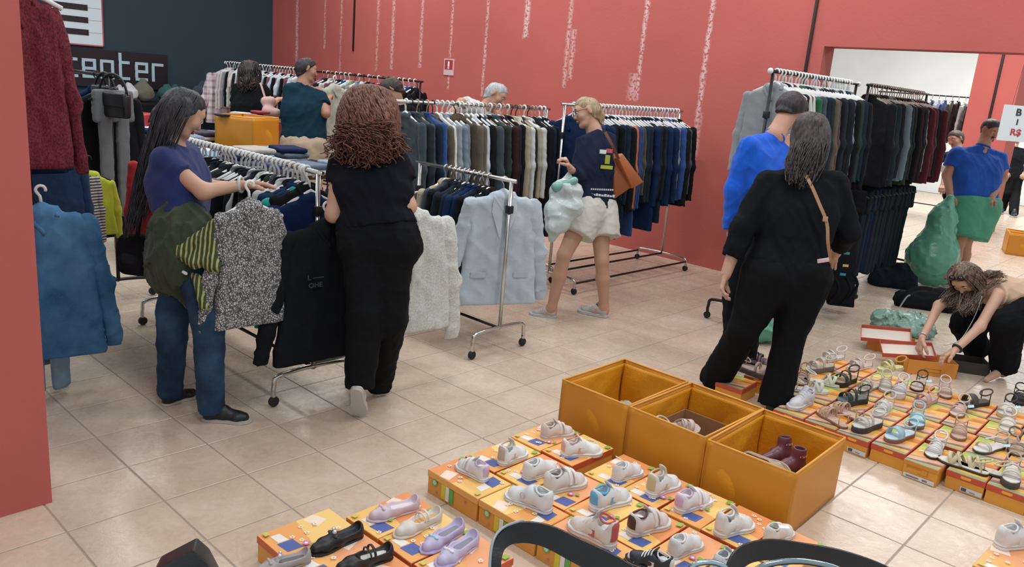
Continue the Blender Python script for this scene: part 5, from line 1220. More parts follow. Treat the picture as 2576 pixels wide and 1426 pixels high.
# ------------------------------------------------------------------ shoeboxes
def rgb(h): return lin(h)
def top_print(style, w, l, seed):
    """flat printed lid picture, colours only; w along x, l along y"""
    r = random.Random(seed * 13 + 5); mb = MB(); z = [0.0]
    def poly(pts, c):
        z[0] += .00018
        mb.poly([((x - .5) * w, (y - .5) * l, z[0]) for x, y in pts], rgb(c))
    def disc(x, y, rx, c, n=10):
        z[0] += .00018
        mb.poly([((x - .5) * w + rx * math.cos(2 * PI * i / n), (y - .5) * l + rx * math.sin(2 * PI * i / n), z[0]) for i in range(n)], rgb(c))
    if style == 'kids':
        poly([(0, 0), (1, 0), (1, 1), (0, 1)], ['EDBE6C', 'E8A45C', 'EBB068'][seed % 3])
        poly([(0, .52), (1, .40), (1, 1), (0, 1)], ['E6955A', 'F0C878', 'E8A272'][seed % 3])
        poly([(.05, .60), (.42, .66), (.30, .84), (.0, .76)], 'F0DAC8')
        bx = r.uniform(.45, .62); poly([(bx, .08), (bx + .34, .10), (bx + .36, .30), (bx + .02, .28)], '4A5E9E')
        poly([(bx - .30, .10), (bx - .02, .11), (bx, .24), (bx - .28, .22)], 'E6E2DC')
        for i in range(7):
            x, y = r.uniform(.08, .92), r.uniform(.06, .94)
            for k in range(5): disc(x + .022 * math.cos(k * 1.257) * (l / w), y + .022 * math.sin(k * 1.257), .0042, 'F3E3D2', 6)
        x, y = r.uniform(.15, .85), r.uniform(.3, .5)
        disc(x, y, .014, 'C77FB0'); disc(x, y, .006, 'F2E6EE'); disc(x + .12, y + .05, .010, '7FA94A')
        poly([(.86, .86), (.98, .88), (.96, .98), (.84, .96)], '8FB04A'); poly([(.04, .04), (.18, .04), (.16, .12), (.05, .10)], 'C9C05A')
    elif style == 'teen':
        poly([(0, 0), (1, 0), (1, 1), (0, 1)], ['E3A83E', 'DE9D3A', 'E6B04A'][seed % 3])
        poly([(0, .0), (1, .0), (1, .10), (0, .10)], '8FA07A')
        poly([(0, .60), (.55, .78), (.70, 1), (0, 1)], 'C8C04E'); poly([(.02, .80), (.38, .90), (.40, 1), (.02, 1)], '9DB542')
        a = r.uniform(-.1, .1)
        poly([(0, .14 + a), (1, .38 + a), (1, .52 + a), (0, .30 + a)], 'D8A890'); poly([(0, .10 + a * .5), (1, .26 + a), (1, .34 + a), (0, .18 + a)], '6E6462')
        poly([(.0, .34 + a), (.7, .50 + a), (.62, .58 + a), (0, .44 + a)], 'D9A078'); poly([(.55, .62), (.98, .70), (.95, .86), (.60, .80)], 'D9772E')
        poly([(.62, .66), (.90, .71), (.88, .78), (.64, .74)], 'B97A2A'); poly([(.97, 0), (1, 0), (1, 1), (.97, 1)], 'B8452E')
        poly([(.10, .52), (.34, .58), (.30, .64), (.08, .60)], 'E9D6B8')
    me = mb.mesh(cols=True); return me
def front_print(style, w, h, seed):
    mb = MB()
    def q(x0, z0, x1, z1, c, k=1): mb.box((x0 - .5) * w, -.0006 * k, z0 * h, (x1 - .5) * w, 0, z1 * h, rgb(c))
    if style == 'kids':
        q(.30, .12, .38, .74, 'CFC93A'); q(.385, .12, .455, .74, 'E6E4DE'); q(.46, .10, .535, .72, '5FAE5A')
        for k, (rr, c) in enumerate(((.017, '6FA85A'), (.011, 'B9D6B0'))):
            n = len(mb.v); N_ = 14
            mb.poly([((.16 - .5) * w + rr * math.cos(2 * PI * i / N_), -.0008 - k * .0004, h * .62 + rr * math.sin(2 * PI * i / N_)) for i in range(N_)], rgb(c))
        q(.18, .16, .21, .26, 'B08A9A'); q(.76, .50, .79, .60, 'B07A5A')
    elif style == 'band':
        q(.38, .80, .64, .92, 'E8A83A'); q(.41, .77, .61, .80, 'E8A83A')
        if seed % 3: 
            q(.42, .10, .97, .36, 'C9CCD0'); q(.45, .14, .58, .32, '4A5258', 2); q(.66, .16, .80, .22, '8A8E94', 2)
    elif style == 'plain':
        for a in ((.12, .74, .72, .76), (.12, .56, .14, .76), (.70, .44, .72, .76), (.45, .42, .72, .44), (.14, .66, .55, .68)): q(*a, 'B8741E')
        q(.06, .06, .94, .30, 'CFD2D6'); q(.14, .12, .50, .20, '70767C', 2); q(.60, .12, .74, .22, '70767C', 2)
    return mb.mesh(cols=True)
ATTR = mat('C0C0C0', .55, 'attr')
def shoebox(cx, cy, w, l, h, label, style='kids', seed=0, body='D99A45', lid='E5AE5C', rot=0.0, z=0.0, front=None, group=None, lidh=.028, long_x=False):
    r = obj('shoebox', cached(('bx', w, l, h, lidh), lambda: bevel_mesh(MB().box(-w / 2 + .003, -l / 2 + .003, 0, w / 2 - .003, l / 2 - .003, h - .002).mesh(), .0015, 1)), mat(body, .55, 'card'), None, loc=(cx, cy, z), rot=rot)
    tag(r, label, 'shoebox', group)
    lid_ = obj('lid', cached(('ld', w, l, lidh), lambda: bevel_mesh(MB().box(-w / 2, -l / 2, -lidh, w / 2, l / 2, 0).mesh(), .0015, 1)), mat(lid, .5, 'card'), r, loc=(0, 0, h))
    if style:
        if long_x: obj('lid_print', cached(('tp', style, l, w, seed % 6), lambda: top_print(style, l, w, seed % 6)), ATTR, lid_, loc=(0, 0, .0004), rot=PI / 2, scale=.985)
        else: obj('lid_print', cached(('tp', style, w, l, seed % 6), lambda: top_print(style, w, l, seed % 6)), ATTR, lid_, loc=(0, 0, .0004), scale=.985)
    if front: obj('front_print', cached(('fp', front, w, h, seed % 3), lambda: front_print(front, w, h, seed % 3)), ATTR, r, loc=(0, -l / 2 - .0003, 0))
    return r
G1 = 'printed shoeboxes under the white sneakers'
n = 0
XB = [(-2.152, .312), (-1.835, .312), (-1.518, .312), (-1.201, .312), (-.884, .312)]
for i, (x, w_) in enumerate(XB):
    shoebox(x, 2.205, w_, .20, .105, 'yellow shoebox with green dot and stripes, %s from left in the front row' % ordn(i + 1), 'kids', i, front='kids', long_x=True, rot=random.uniform(-.01, .01), group=G1)
for j_, (y, xs) in enumerate(((2.465, [-2.205, -2.01, -1.815, -1.62, -1.425, -1.23, -1.035]), (2.782, [-2.215, -2.02, -1.77, -1.575, -1.38, -1.185, -.99]))):
    for i, x in enumerate(xs):
        shoebox(x, y + random.uniform(-.006, .006), .188, .305, .105 if not (j_ == 1 and i < 2) else .112, 'orange printed shoebox, %s from left in the %s row of the sneaker display' % (ordn(i + 1), ('middle', 'back')[j_]), 'kids', i * 2 + j_ + 1,
                body='DC9E4C', lid=('C4552F', 'DE9A4A')[(i + j_) % 2], rot=random.uniform(-.03, .03), group=G1)
G2 = 'shoeboxes under the flat shoes'
for j_, (y, xs) in enumerate(((1.775, [-2.125, -1.925, -1.725]), (1.455, [-2.215, -2.015, -1.815, -1.615]))):
    for i, x in enumerate(xs):
        shoebox(x, y, .192, .305, .10, 'orange printed shoebox under the flat shoes, %s from left in the %s row' % (ordn(i + 1), ('rear', 'front')[j_]), 'kids', i + 3 * j_ + (0, 4)[j_], body='DC9E4C', lid=('DE9A4A', 'C8663A', 'CF5A34')[(i + j_) % 3], rot=random.uniform(-.04, .04), group=G2)
G3 = 'shoeboxes under the sandals'
rowsR = [(4.285, [-1.60, -1.42, -1.24, -1.06, -.883, -.70, -.52, -.34, -.16]), (4.60, [-1.78, -1.60, -1.42, -1.24, -1.06, -.88, -.70, -.52, -.34, -.16]),
         (4.915, [-1.80, -1.62, -1.44, -1.26, -1.08, -.90, -.72, -.54, -.36]), (5.23, [-1.82, -1.64, -1.46, -1.28, -1.10, -.92, -.74, -.56, -.38])]
for j_, (y, xs) in enumerate(rowsR):
    for i, x in enumerate(xs):
        sp_ = (j_ == 0 and i == 4)
        shoebox(x, y + (-.05 if sp_ else random.uniform(-.008, .008)), .165 if sp_ else .174, .308, .092, 'orange shoebox with red lid, %s from left in the %s row of the sandal display' % (ordn(i + 1), ('front', 'second', 'third', 'back')[j_]), 'teen', i + 2 * j_,
                body='DB9A38', lid='CE8A34' if sp_ else 'BF4E33', rot=random.uniform(-.02, .02), front='plain' if sp_ else ('band' if j_ == 0 else None), group=G3, lidh=.022 if sp_ else .030)
shoebox(-1.99, 4.66, .175, .30, .092, 'orange shoebox with red lid standing alone left of the black trouser leg', 'teen', 3, body='DB9A38', lid='BF4E33', rot=.10, front='band')
shoebox(-2.03, 4.345, .175, .22, .092, 'red lidded shoebox in front of the lone one by the black trouser leg', 'teen', 1, body='DB9A38', lid='BF4E33', rot=.05)
for i, (x, y) in enumerate([(-.36, 3.42), (-.30, 3.74), (-.17, 3.42)]):
    shoebox(x, y, .188, .305, .10, 'printed shoebox at the lower right edge, %s from the corner' % ordn(i + 1), 'kids', i + 2, body='D9A045', lid='E0A850', rot=-.05)

# ------------------------------------------------------------------ shoes on the boxes
ZT = .1062
def c5(u, s='E2E0DC', i='B8B4AE', a='D9D9D8', l='E4E4E2'): return [u, s, i, a, l]
SN = [('velcro', (1150, 1170), (1224, 1214), c5('DEE0E2', 'D9D9DC', 'E8E6E8', 'C9A8C8', 'E2E2E4'), 'white sneaker with lilac collar on the leftmost yellow shoebox'),
      ('high', (1322, 1138), (1256, 1172), c5('E4E7E8', 'DCDEE0', '9A9C98', 'B9AEA2'), 'white sneaker with beige heel on the second shoebox from the back left'),
      ('velcro', (1444, 1090), (1360, 1104), c5('D8CCC4', 'CFC6BE', '7A746E', 'CFC6BE', 'D8CCC4'), 'cream sneaker standing farthest back, touching the orange bin'),
      ('lace', (1516, 1140), (1410, 1148), c5('E6E6E4', 'E2DCD8', 'B8B2AA', 'D0A8A0', 'EEF0F0'), 'white laced sneaker with pink detail seen from the side'),
      ('slip', (1402, 1178), (1316, 1208), c5('E4E5E6', 'E0E0E0', '8A9490', 'A89C90'), 'plain white sneaker with taupe heel on a white shoebox lid'),
      ('velcro', (1474, 1212), (1368, 1240), c5('D9D4CE', 'D4CFC8', '5E544E', 'D4CFC8', 'E2DCD8'), 'off-white sneaker with brown inside and velcro strap'),
      ('slip', (1268, 1242), (1390, 1294), c5('DDE2E5', 'DCDCE2', '8E9AA0', 'B98A5A'), 'large white sneaker with round emblem on the second front shoebox'),
      ('slip', (1612, 1184), (1542, 1212), c5('E0E0E2', 'DEDEE4', 'C9CFCB', 'D8D8DC'), 'white sneaker with white price tag beside the middle orange bin'),
      ('lace', (1588, 1248), (1480, 1288), c5('DEDDDD', 'DCDCE0', '4E9AC4', '5FA8CE', 'DEDDDD'), 'white sneaker with bright blue lining'),
      ('high', (1704, 1214), (1630, 1250), c5('E2E2E3', 'E0DEE4', '7E8078', 'C2B58E'), 'white sneaker with gold heel on a pale lilac box'),
      ('velcro', (1784, 1258), (1700, 1290), c5('E2DFE3', 'DCDADE', 'E6DCE8', 'C9ACCB', 'E6E2E6'), 'white sneaker with lilac heel beside the front orange bin'),
      ('high', (1420, 1312), (1558, 1388), c5('D6D0C8', 'CFC8C0', 'D8DEE2', 'B0525A', 'D0C8C0'), 'large cream sneaker with red collar behind the black strap'),
      ('velcro', (1682, 1312), (1580, 1348), c5('D9CDC9', 'D4CCC6', 'E8E8E8', '4A2A28', 'D9CDC9'), 'pale sneaker with dark brown heel'),
      ('slip', (1762, 1364), (1684, 1404), c5('DFDEDD', 'DAD8D4', 'B4BAB6', 'B5A27A'), 'white sneaker with tan heel label at the front right'),
      ('high', (1892, 1320), (1800, 1350), c5('E0DEDC', 'DCDAD8', '5E5670', 'D8D4D0'), 'white sneaker with purple lining and big white tag'),
      ('slip', (1988, 1338), (1928, 1368), c5('DCD8D2', 'D6D2CC', '5A605C', 'D6D2CC'), 'cream shoe seen from above right of the tagged sneaker'),
      ('lace', (1572, 1402), (1690, 1452), c5('1E2A30', '16181C', 'C9D2D6', 'C8CCD0', 'DCE2E6'), 'black shoe with white lining at the lower edge'),
      ('lace', (1866, 1404), (1798, 1442), c5('C9D0D6', 'C4CAD0', '6A7278', 'C4CAD0'), 'pale grey sneaker half hidden by the right black strap')]
for i, (k, t, h, c, lb) in enumerate(SN):
    T = F(*t, ZT); H = F(*h, ZT); d = T - H; L = min(max(d.length, .178), .225); mid = (T + H) / 2
    s = L / SL; M = Matrix.Translation(mid - d.normalized() * L / 2) @ Matrix.Rotation(math.atan2(d.y, d.x), 4, 'Z') @ Matrix.Diagonal((s, s * 1.14, s * 1.14, 1))
    o = build_shoe('sneaker', k, c, M); tag(o, lb, 'shoe', 'sneakers displayed on the shoeboxes')
    if i == 7: obj('price_tag', bevel_mesh(MB().box(-.035, -.012, 0, .035, .012, .004).mesh(), .001, 1), mat('F0F2F2', .5), o, loc=(.035, .0, .112), rot=(.5, .3, .9), scale=1.25)
    if i == 14: obj('price_tag', bevel_mesh(MB().box(-.035, -.02, 0, .035, .02, .004).mesh(), .001, 1), mat('F4F4F4', .5), o, loc=(.0, .055, .115), rot=(-.9, .1, .3))
    if i == 15: obj('price_tag', bevel_mesh(MB().box(-.025, -.01, 0, .025, .01, .004).mesh(), .001, 1), mat('ECEEEE', .5), o, loc=(.05, -.05, .10), rot=(.2, 0, -.6))
    if i == 6: obj('emblem', MB().tube([(.125 + .011 * math.cos(a), .0385, .050 + .012 * math.sin(a)) for a in [2 * PI * q / 12 for q in range(12)]], .0016, 5, closed=True).mesh(), mat('A8ACB0', .4), o)
FLT = [('flat', (918, 1312), (1054, 1276), c5('D6C2CC', 'C9B4BC', 'E2D6DC', 'D0BAC4'), 'lilac ankle strap flat shoe at the left of the flat shoes', 'maryjane'),
       ('maryjane', (994, 1352), (1108, 1304), c5('DDD6CC', 'CFC4B4', 'D9A86A', 'DDD6CC'), 'cream flat shoe with crossed straps', None),
       ('loafer', (764, 1402), (912, 1344), c5('1C1D22', '17181C', '24262B', '3A3C42'), 'black moccasin with a silver trimmed bow', None),
       ('maryjane', (852, 1440), (988, 1398), c5('1E1C20', '141418', 'D0D2CC', '1E1C20'), 'black strap shoe with white lining', None),
       ('flat', (1046, 1402), (1162, 1332), c5('C3B9DA', 'B4A8CC', '8A8898', '9FD0E0'), 'lilac ballet flat with pale blue tag, left of the pair', None),
       ('flat', (1082, 1440), (1198, 1362), c5('C6BEDC', 'B4A8CC', '8A8898', 'E2DEEA'), 'lilac ballet flat with white bow, right of the pair', None),
       ('flat', (696, 1432), (782, 1408), c5('A8A2A2', '8A8684', '6A686A', 'A8A2A2'), 'grey flat shoe at the lower edge left of the moccasin', None)]
for k, t, h, c, lb, _ in FLT:
    o = shoe_at(k, t, h, .1012, c, lb, 'flat shoes displayed on the shoeboxes', name='flat_shoe', fix=.225 if t[0] > 700 else .2)
    if 'moccasin' in lb: obj('tassel', MB().sphere((.135, .012, .066), .009, 8, 6).sphere((.125, -.012, .064), .008, 8, 6).mesh(True), mat('D5D6D8', .3, metal=.5), o)
ZS = .0935
NUDE = 'C7A68E'
SD = [('cross', 2093, 905, 70, 'D8D6D2', 'C9C5BE', 'CFC9C0', 'DAD8D6', 'white strappy sandal at the back left corner'), ('wedge', 2062, 934, 60, 'C9BFB2', '6A6260', 'B8AFA4', 'C9BFB2', 'beige chunky sandal beside the white strappy one'),
      ('cross', 2162, 926, 140, 'D9C6C4', 'D8D4D0', 'CDB6B0', 'D9C6C4', 'pinkish white sandal with raised strap'), ('sandal', 2018, 958, 100, '8E7468', '6A4A40', 'B59C90', '8E7468', 'brown flat sandal by the black trouser leg'),
      ('cross', 2070, 966, 30, 'D6D8C8', 'CFCFC4', 'D9D6C4', 'D9D9CC', 'cream and white sandal, right one of the pair'), ('cross', 2036, 985, 40, 'DADCD4', 'CFCFC4', 'D2D2C8', 'D9D9CC', 'cream and white sandal, left one of the pair'), ('wedge', 2125, 966, 95, '2A2826', '1C1C1E', 'B59A80', '2A2826', 'black platform sandal with wide ankle strap'),
      ('lace', 2012, 1022, 75, 'D2D3D8', 'D0D0D8', 'D0D0D0', 'C8C8D0', 'white laced sandal sneaker at the front left corner'), ('wedge', 2142, 1016, 100, '2A3436', '20282A', '6F7D80', '2A3436', 'dark teal sandal with two wide straps'), ('sandal', 2182, 980, 20, 'BFB5A6', '8A7E70', 'C7BCA8', 'BFB5A6', 'beige strappy sandal behind the white platform'),
      ('sandal', 2092, 1058, 150, NUDE, '7A5A4C', 'C9AE9C', NUDE, 'nude flat sandal, left of the nude pair'), ('sandal', 2128, 1044, 160, NUDE, '7A5A4C', 'CDB4A4', NUDE, 'nude flat sandal, right of the nude pair'), ('wedge', 2180, 1080, 80, 'C9C4BC', '3A3A3E', 'D2D0CC', 'C9C4BC', 'off-white platform sandal with black edge'),
      ('cross', 2240, 930, 30, 'D9D29A', 'C9C08A', 'D6CE94', 'C99A2A', 'shiny gold sandal with yellow strap'), ('tsandal', 2310, 974, 150, '202226', '1A1A1E', 'C9B0A6', '202226', 'black t-strap sandal with nude footbed'), ('sandal', 2375, 990, 20, 'CDB9B2', '6A524C', 'C2A89C', 'CDB9B2', 'pale rose sandal right of the black t-strap one'),
      ('slide', 2450, 1020, 100, '4A4442', '2A2626', '5A5654', '3A3634', 'dark brown slide sandal with raised loop'), ('sandal', 2226, 975, 40, 'C2B8A8', 'A8A098', 'C9C0B2', 'C2B8A8', 'sand coloured sandal at the middle of the third row'), ('wedge', 2262, 992, 70, 'D6D0D2', 'CFC9C9', 'CFC9C9', 'D6D0D2', 'white and lilac platform sandal'),
      ('slide', 2222, 1034, 80, 'D6D6D4', 'E2E2E0', 'CFCFCB', 'C9C9C6', 'white wide band platform sandal'), ('slide', 2328, 1016, 60, 'CDAEA6', 'C2A49A', 'C9ABA0', 'CDAEA6', 'pink wide band sandal'), ('sandal', 2412, 1038, 120, 'D6B8AC', '7A5A52', 'D9C2B8', 'D6B8AC', 'pale pink sandal with blue price tag'),
      ('slide', 2305, 1064, 30, '9AC6D2', '7A5A50', 'B6D4DC', '9AC6D2', 'light blue sandal in the second row'), ('slide', 2262, 1104, 30, 'A6C8DA', '8A5A44', 'C2D6E0', 'A6C8DA', 'pale blue bow sandal in the front row'), ('sandal', 2412, 1092, 130, 'C4A08E', '8A6A5C', 'C9A896', 'C4A08E', 'nude wide sandal in the second row'),
      ('slide', 2530, 1040, 90, 'CFCAC4', 'C9B98E', 'D2CCC6', '2A2628', 'white sandal with thin black stripe'), ('slide', 2532, 1078, 85, 'D9D4CA', 'E2E0DA', 'D9D2C6', 'D9D4CA', 'cream flat sandal below the black striped one'), ('sandal', 2562, 1008, 20, '1C1C20', '141416', '2A2A2E', '1C1C20', 'black bow sandal at the right edge'),
      ('sandal', 2352, 1138, 200, 'D6D6D8', '2A2A2C', 'D9D8D2', 'D6D6D8', 'white sandal on the protruding orange box'), ('cross', 2420, 1176, 180, 'CFC4A2', '2E2A28', 'D9D6CC', 'CFC4A2', 'beige strappy sandal, left of the beige pair'), ('cross', 2468, 1186, 190, 'CFC4A2', '2E2A28', 'D2CEC4', 'CFC4A2', 'beige strappy sandal, right of the beige pair'),
      ('tsandal', 2488, 1132, 250, 'C9C4BE', '4A423C', 'D9D6D2', 'B8B0A6', 'white t-strap sandal behind the beige pair'), ('tsandal', 2552, 1130, 90, '8A7468', '4A403A', 'B59C86', '6A5A50', 'brown thong sandal at the right edge'), ('wedge', 2540, 1208, 230, 'CFC8BE', '4A423C', 'DAD6D0', 'A8A098', 'white and grey sandal on the last front box'),
      ('wedge', 1900, 945, 0, 'C2A8A4', '5A4A4A', 'C9B2AC', 'C2A8A4', 'rose sandal on the lone box beside the black trouser leg'), ('lace', 2560, 1372, 60, 'E2E2E4', 'E0E0E2', 'B0B0B0', 'D8D8DA', 'white sneaker on the box at the lower right edge')]
for k, px, py, ang, a_, b_, c_, d_, lb in SD:
    z_ = ZS if px < 2560 or py < 1300 else .1015
    keep = ' pair' in lb or px in (1900, 2560)
    p = F(px, py, z_ - .001); yaw = math.radians(ang if keep else -92 + ((px * 7 + py) % 46 - 23))
    L = .235; s = L / SL
    M = Matrix.Translation(Vector((p.x, p.y, z_)) - Vector((math.cos(yaw), math.sin(yaw), 0)) * L / 2) @ Matrix.Rotation(yaw, 4, 'Z') @ Matrix.Diagonal((s, s, s * 1.15, 1))
    o = build_shoe('sandal' if k != 'lace' else 'sneaker', k, [a_, b_, c_, d_, d_], M); tag(o, lb, 'shoe', 'sandals displayed on the shoeboxes' if k != 'lace' else None)
    if 'price tag' in lb or px in (2530, 2310, 2488): obj('price_tag', bevel_mesh(MB().box(-.014, -.016, 0, .014, .016, .003).mesh(), .001, 1), mat('BFE0EA', .5), o, loc=(.05, .045, .03), rot=(.3, .2, .4))
for i, (px, py, ang, c, lb) in enumerate([(1882, 902, 10, '3A3036', 'dark sandal lying on the floor behind the black trouser leg'), (1892, 918, 20, '9A7A84', 'dusty pink sandal lying on the floor behind the black trouser leg')]):
    p = F(px, py, 0); o = build_shoe('sandal', 'sandal', [c, '2A2428', '8A7A7A', c, c], Matrix.Translation((p.x - .1, p.y, .002)) @ Matrix.Rotation(math.radians(ang), 4, 'Z')); tag(o, lb, 'shoe')

# ------------------------------------------------------------------ orange fabric bins
ORG = mat('D28C24', .42, 'wrap', bump=.12); ORGI = mat('DF981E', .5, 'wrap', bump=.8)
def panel_mesh(w, h, th, seed, amp=.004, n=14, m=9):
    r = np.random.RandomState(seed); a = r.uniform(0, 6, 6)
    def off(x, z): return amp * (math.sin(x / w * 5 + a[0]) * math.sin(z / h * 3.1) + .6 * math.sin(x / w * 11 + z / h * 7 + a[1]) * math.sin(z / h * 3.1) * math.sin(x / w * 3.1))
    V = []; Fc = []
    for k in (0, 1):
        for i in range(n + 1):
            for j in range(m + 1):
                x = w * i / n; z = h * j / m; V.append((x - w / 2, off(x, z) + k * th, z))
    s = (n + 1) * (m + 1)
    for i in range(n):
        for j in range(m):
            a0 = i * (m + 1) + j; q = (a0, a0 + m + 1, a0 + m + 2, a0 + 1); Fc.append(q); Fc.append(tuple(s + t for t in reversed(q)))
    for i in range(n):
        for j, fl_ in ((0, 0), (m, 1)):
            a0 = i * (m + 1) + j; b0 = a0 + m + 1; Fc.append((a0, a0 + s, b0 + s, b0) if not fl_ else (a0, b0, b0 + s, a0 + s))
    for j in range(m):
        for i, fl_ in ((0, 1), (n, 0)):
            a0 = i * (m + 1) + j; b0 = a0 + 1; Fc.append((a0, a0 + s, b0 + s, b0) if not fl_ else (a0, b0, b0 + s, a0 + s))
    return mesh_from(V, Fc, True)
def fabric_bin(cx, cy, w, l, h, rot, label, z=0.0, seed=0, group=None):
    r = empty('fabric_bin', (cx, cy, z), rot); tag(r, label, 'storage bin', group)
    for k, (W, off, a) in enumerate(((w, l / 2, 0), (l, w / 2, PI / 2), (w, l / 2, PI), (l, w / 2, -PI / 2))):
        M = Matrix.Rotation(a, 4, 'Z') @ Matrix.Translation((0, -off, 0))
        p = obj('side_panel', panel_mesh(W - .006, h, .007, seed * 7 + k), ORG, r, mtx=M)
        obj('lining', panel_mesh(W - .026, h - .03, .003, seed * 9 + k + 40, .010, 26, 14), ORGI, p, loc=(0, .014, .012))
        obj('top_hem', MB().tube([(-W / 2 + .004, .004, h), (W / 2 - .004, .004, h)], .0055, 6).mesh(True), mat('E0A040', .5), p)
    obj('base_panel', MB().box(-w / 2 + .004, -l / 2 + .004, 0.002, w / 2 - .004, l / 2 - .004, .010).mesh(), ORGI, r)
    return r
fabric_bin(-2.140, 3.300, .415, .55, .30, .005, 'orange fabric bin farthest left of the three, holding grey scraps', seed=1, group='orange fabric bins on the floor')
fabric_bin(-1.715, 3.297, .415, .555, .30, -.015, 'middle orange fabric bin with a brown cardboard box inside', seed=2, group='orange fabric bins on the floor')
fabric_bin(-1.298, 3.290, .405, .56, .30, .02, 'orange fabric bin nearest the viewer holding burgundy ankle boots', seed=3, group='orange fabric bins on the floor')
# contents
for i, (tp, hl, lb) in enumerate([((1912, 1168), (1990, 1160), 'left'), ((1955, 1192), (2022, 1188), 'right')]):
    T_2 = F(*tp, .125); H_2 = F(*hl, .125); d_2 = T_2 - H_2
    M = Matrix.Translation((H_2.x, H_2.y, .125)) @ Matrix.Rotation(math.atan2(d_2.y, d_2.x), 4, 'Z') @ Matrix.Rotation((.20, .05)[i], 4, 'X') @ Matrix.Diagonal((.78, .85, .88, 1))
    o = build_shoe('ankle_boot', 'boot', ['6A3A48', '1C1518', '2A1A20', '7A4654', 'C8C0B8'], M, gloss=.35); tag(o, 'burgundy studded ankle boot in the nearest orange bin, %s one of the pair' % lb, 'boot', 'burgundy ankle boots')
o = build_shoe('flat_shoe', 'flat', ['A8988A', 'B5A48E', 'C9BDB0', '6A5A50', '6A5A50'], Matrix.Translation((-1.44, 3.30, .16)) @ Matrix.Rotation(-.1, 4, 'Z') @ Matrix.Rotation(1.3, 4, 'X')); tag(o, 'beige soled shoe lying beside the burgundy boots', 'shoe')
o = build_shoe('flat_shoe', 'loafer', ['1E1C20', '17181A', '2A2A2E', 'B8B4B0', '6A5A50'], Matrix.Translation((-1.44, 3.12, .09)) @ Matrix.Rotation(-.2, 4, 'Z')); tag(o, 'black shoe under the burgundy boots', 'shoe')
cb2 = empty('cardboard_box', (-1.715, 3.30, .012)); tag(cb2, 'open brown cardboard box inside the middle orange bin', 'box')
CARD = mat('9A7452', .8, 'card')
for a, off, W in ((0, .15, .30), (PI / 2, .15, .30), (PI, .15, .30), (-PI / 2, .15, .30)):
    obj('side_panel', MB().box(-W / 2, 0, 0, W / 2, .004, .19).mesh(), CARD, cb2, mtx=Matrix.Rotation(a, 4, 'Z') @ Matrix.Translation((0, -off, 0)))
obj('base_panel', MB().box(-.148, -.148, 0, .148, .148, .004).mesh(), CARD, cb2)
o = build_shoe('sandal', 'cross', ['C9B8B0', 'B5A8A0', 'C0B0A8', 'C9B8B0', 'C9B8B0'], Matrix.Translation((-1.83, 3.10, .20)) @ Matrix.Rotation(.9, 4, 'Z') @ Matrix.Rotation(.5, 4, 'X')); tag(o, 'pale sandal leaning on the cardboard box in the middle bin', 'shoe')
for i, (x, y, rz, c, lb) in enumerate([(-2.10, 3.20, .3, 'B8B8B4', 'grey sandal lying in the leftmost orange bin'), (-2.02, 3.36, 1.2, 'C4C8C8', 'pale sandal in the leftmost orange bin')]):
    o = build_shoe('sandal', 'cross', [c, '9A9690', 'B8B4AE', c, c], Matrix.Translation((x, y, .13)) @ Matrix.Rotation(rz, 4, 'Z') @ Matrix.Rotation(.3, 4, 'Y')); tag(o, lb, 'shoe')
pl = obj('packing_paper', sdf_mesh([P_((-2.25, 3.12, .07), (-2.03, 3.18, .07), .07), P_((-2.2, 3.42, .06), (-2.05, 3.40, .07), .07), P_((-2.1, 3.3, .07), (-2.0, 3.3, .08), .06)], .010, .05, disp=folds(77, .03, 60, (1, 1, 1))), mat('A8A8A4', .7, 'wrap')); tag(pl, 'crumpled grey packing paper in the leftmost orange bin', 'paper')

# ------------------------------------------------------------------ open shoeboxes by the bending woman
def open_box(px, py, w, l, h, rot, label, body='D98F38', z=0, inner='B8B0A4'):
    p = F(px, py, z); r = empty('open_shoebox', (p.x, p.y, z), rot); tag(r, label, 'shoebox')
    for a, off, W in ((0, l / 2, w), (PI / 2, w / 2, l), (PI, l / 2, w), (-PI / 2, w / 2, l)):
        obj('side_panel', MB().box(-W / 2, 0, 0, W / 2, .003, h).mesh(), mat(body, .55, 'card'), r, mtx=Matrix.Rotation(a, 4, 'Z') @ Matrix.Translation((0, -off, 0)))
    obj('base_panel', MB().box(-w / 2 + .003, -l / 2 + .003, .001, w / 2 - .003, l / 2 - .003, .004).mesh(), mat(inner, .8, 'card'), r)
    return r
ob = open_box(2328, 934, .335, .20, .105, .62, 'open orange shoebox the bending woman is reaching into')
for a in ((-.05, .055, .06, .058), (-.05, .03, .06, .033), (-.05, .03, -.047, .058), (.057, .03, .06, .058)): obj('logo_line', MB().box(a[0], -.1008, a[1] - .005, a[2], -.1, a[3] - .005).mesh(), mat('A86418', .6), ob)
open_box(2238, 880, .32, .20, .10, .25, 'open orange shoebox behind the first open one')
open_box(2428, 930, .26, .18, .085, .5, 'dark grey open box beside the bare foot', body='3A3634', inner='2A2624')
def loose_lid(px, py, z, w, l, rot, tilt, label):
    p = F(px, py, z); r = empty('box_lid', p); tag(r, label, 'box lid'); r.rotation_euler = (tilt[0], tilt[1], rot)
    obj('top_panel', MB().box(-w / 2, -l / 2, 0, w / 2, l / 2, .003).mesh(), mat('DAD0C4', .8, 'card'), r)
    for a, off, W in ((0, l / 2, w), (PI / 2, w / 2, l), (PI, l / 2, w), (-PI / 2, w / 2, l)):
        obj('rim', MB().box(-W / 2, -.003, 0, W / 2, 0, .03).mesh(), mat('C0503A', .55), r, mtx=Matrix.Rotation(a, 4, 'Z') @ Matrix.Translation((0, -off, 0)))
loose_lid(2228, 846, .115, .34, .20, .35, (.25, -.1), 'upturned box lid with red rim, farther of two'); loose_lid(2282, 884, .115, .34, .20, .45, (.2, -.12), 'upturned box lid with red rim, nearer of two')
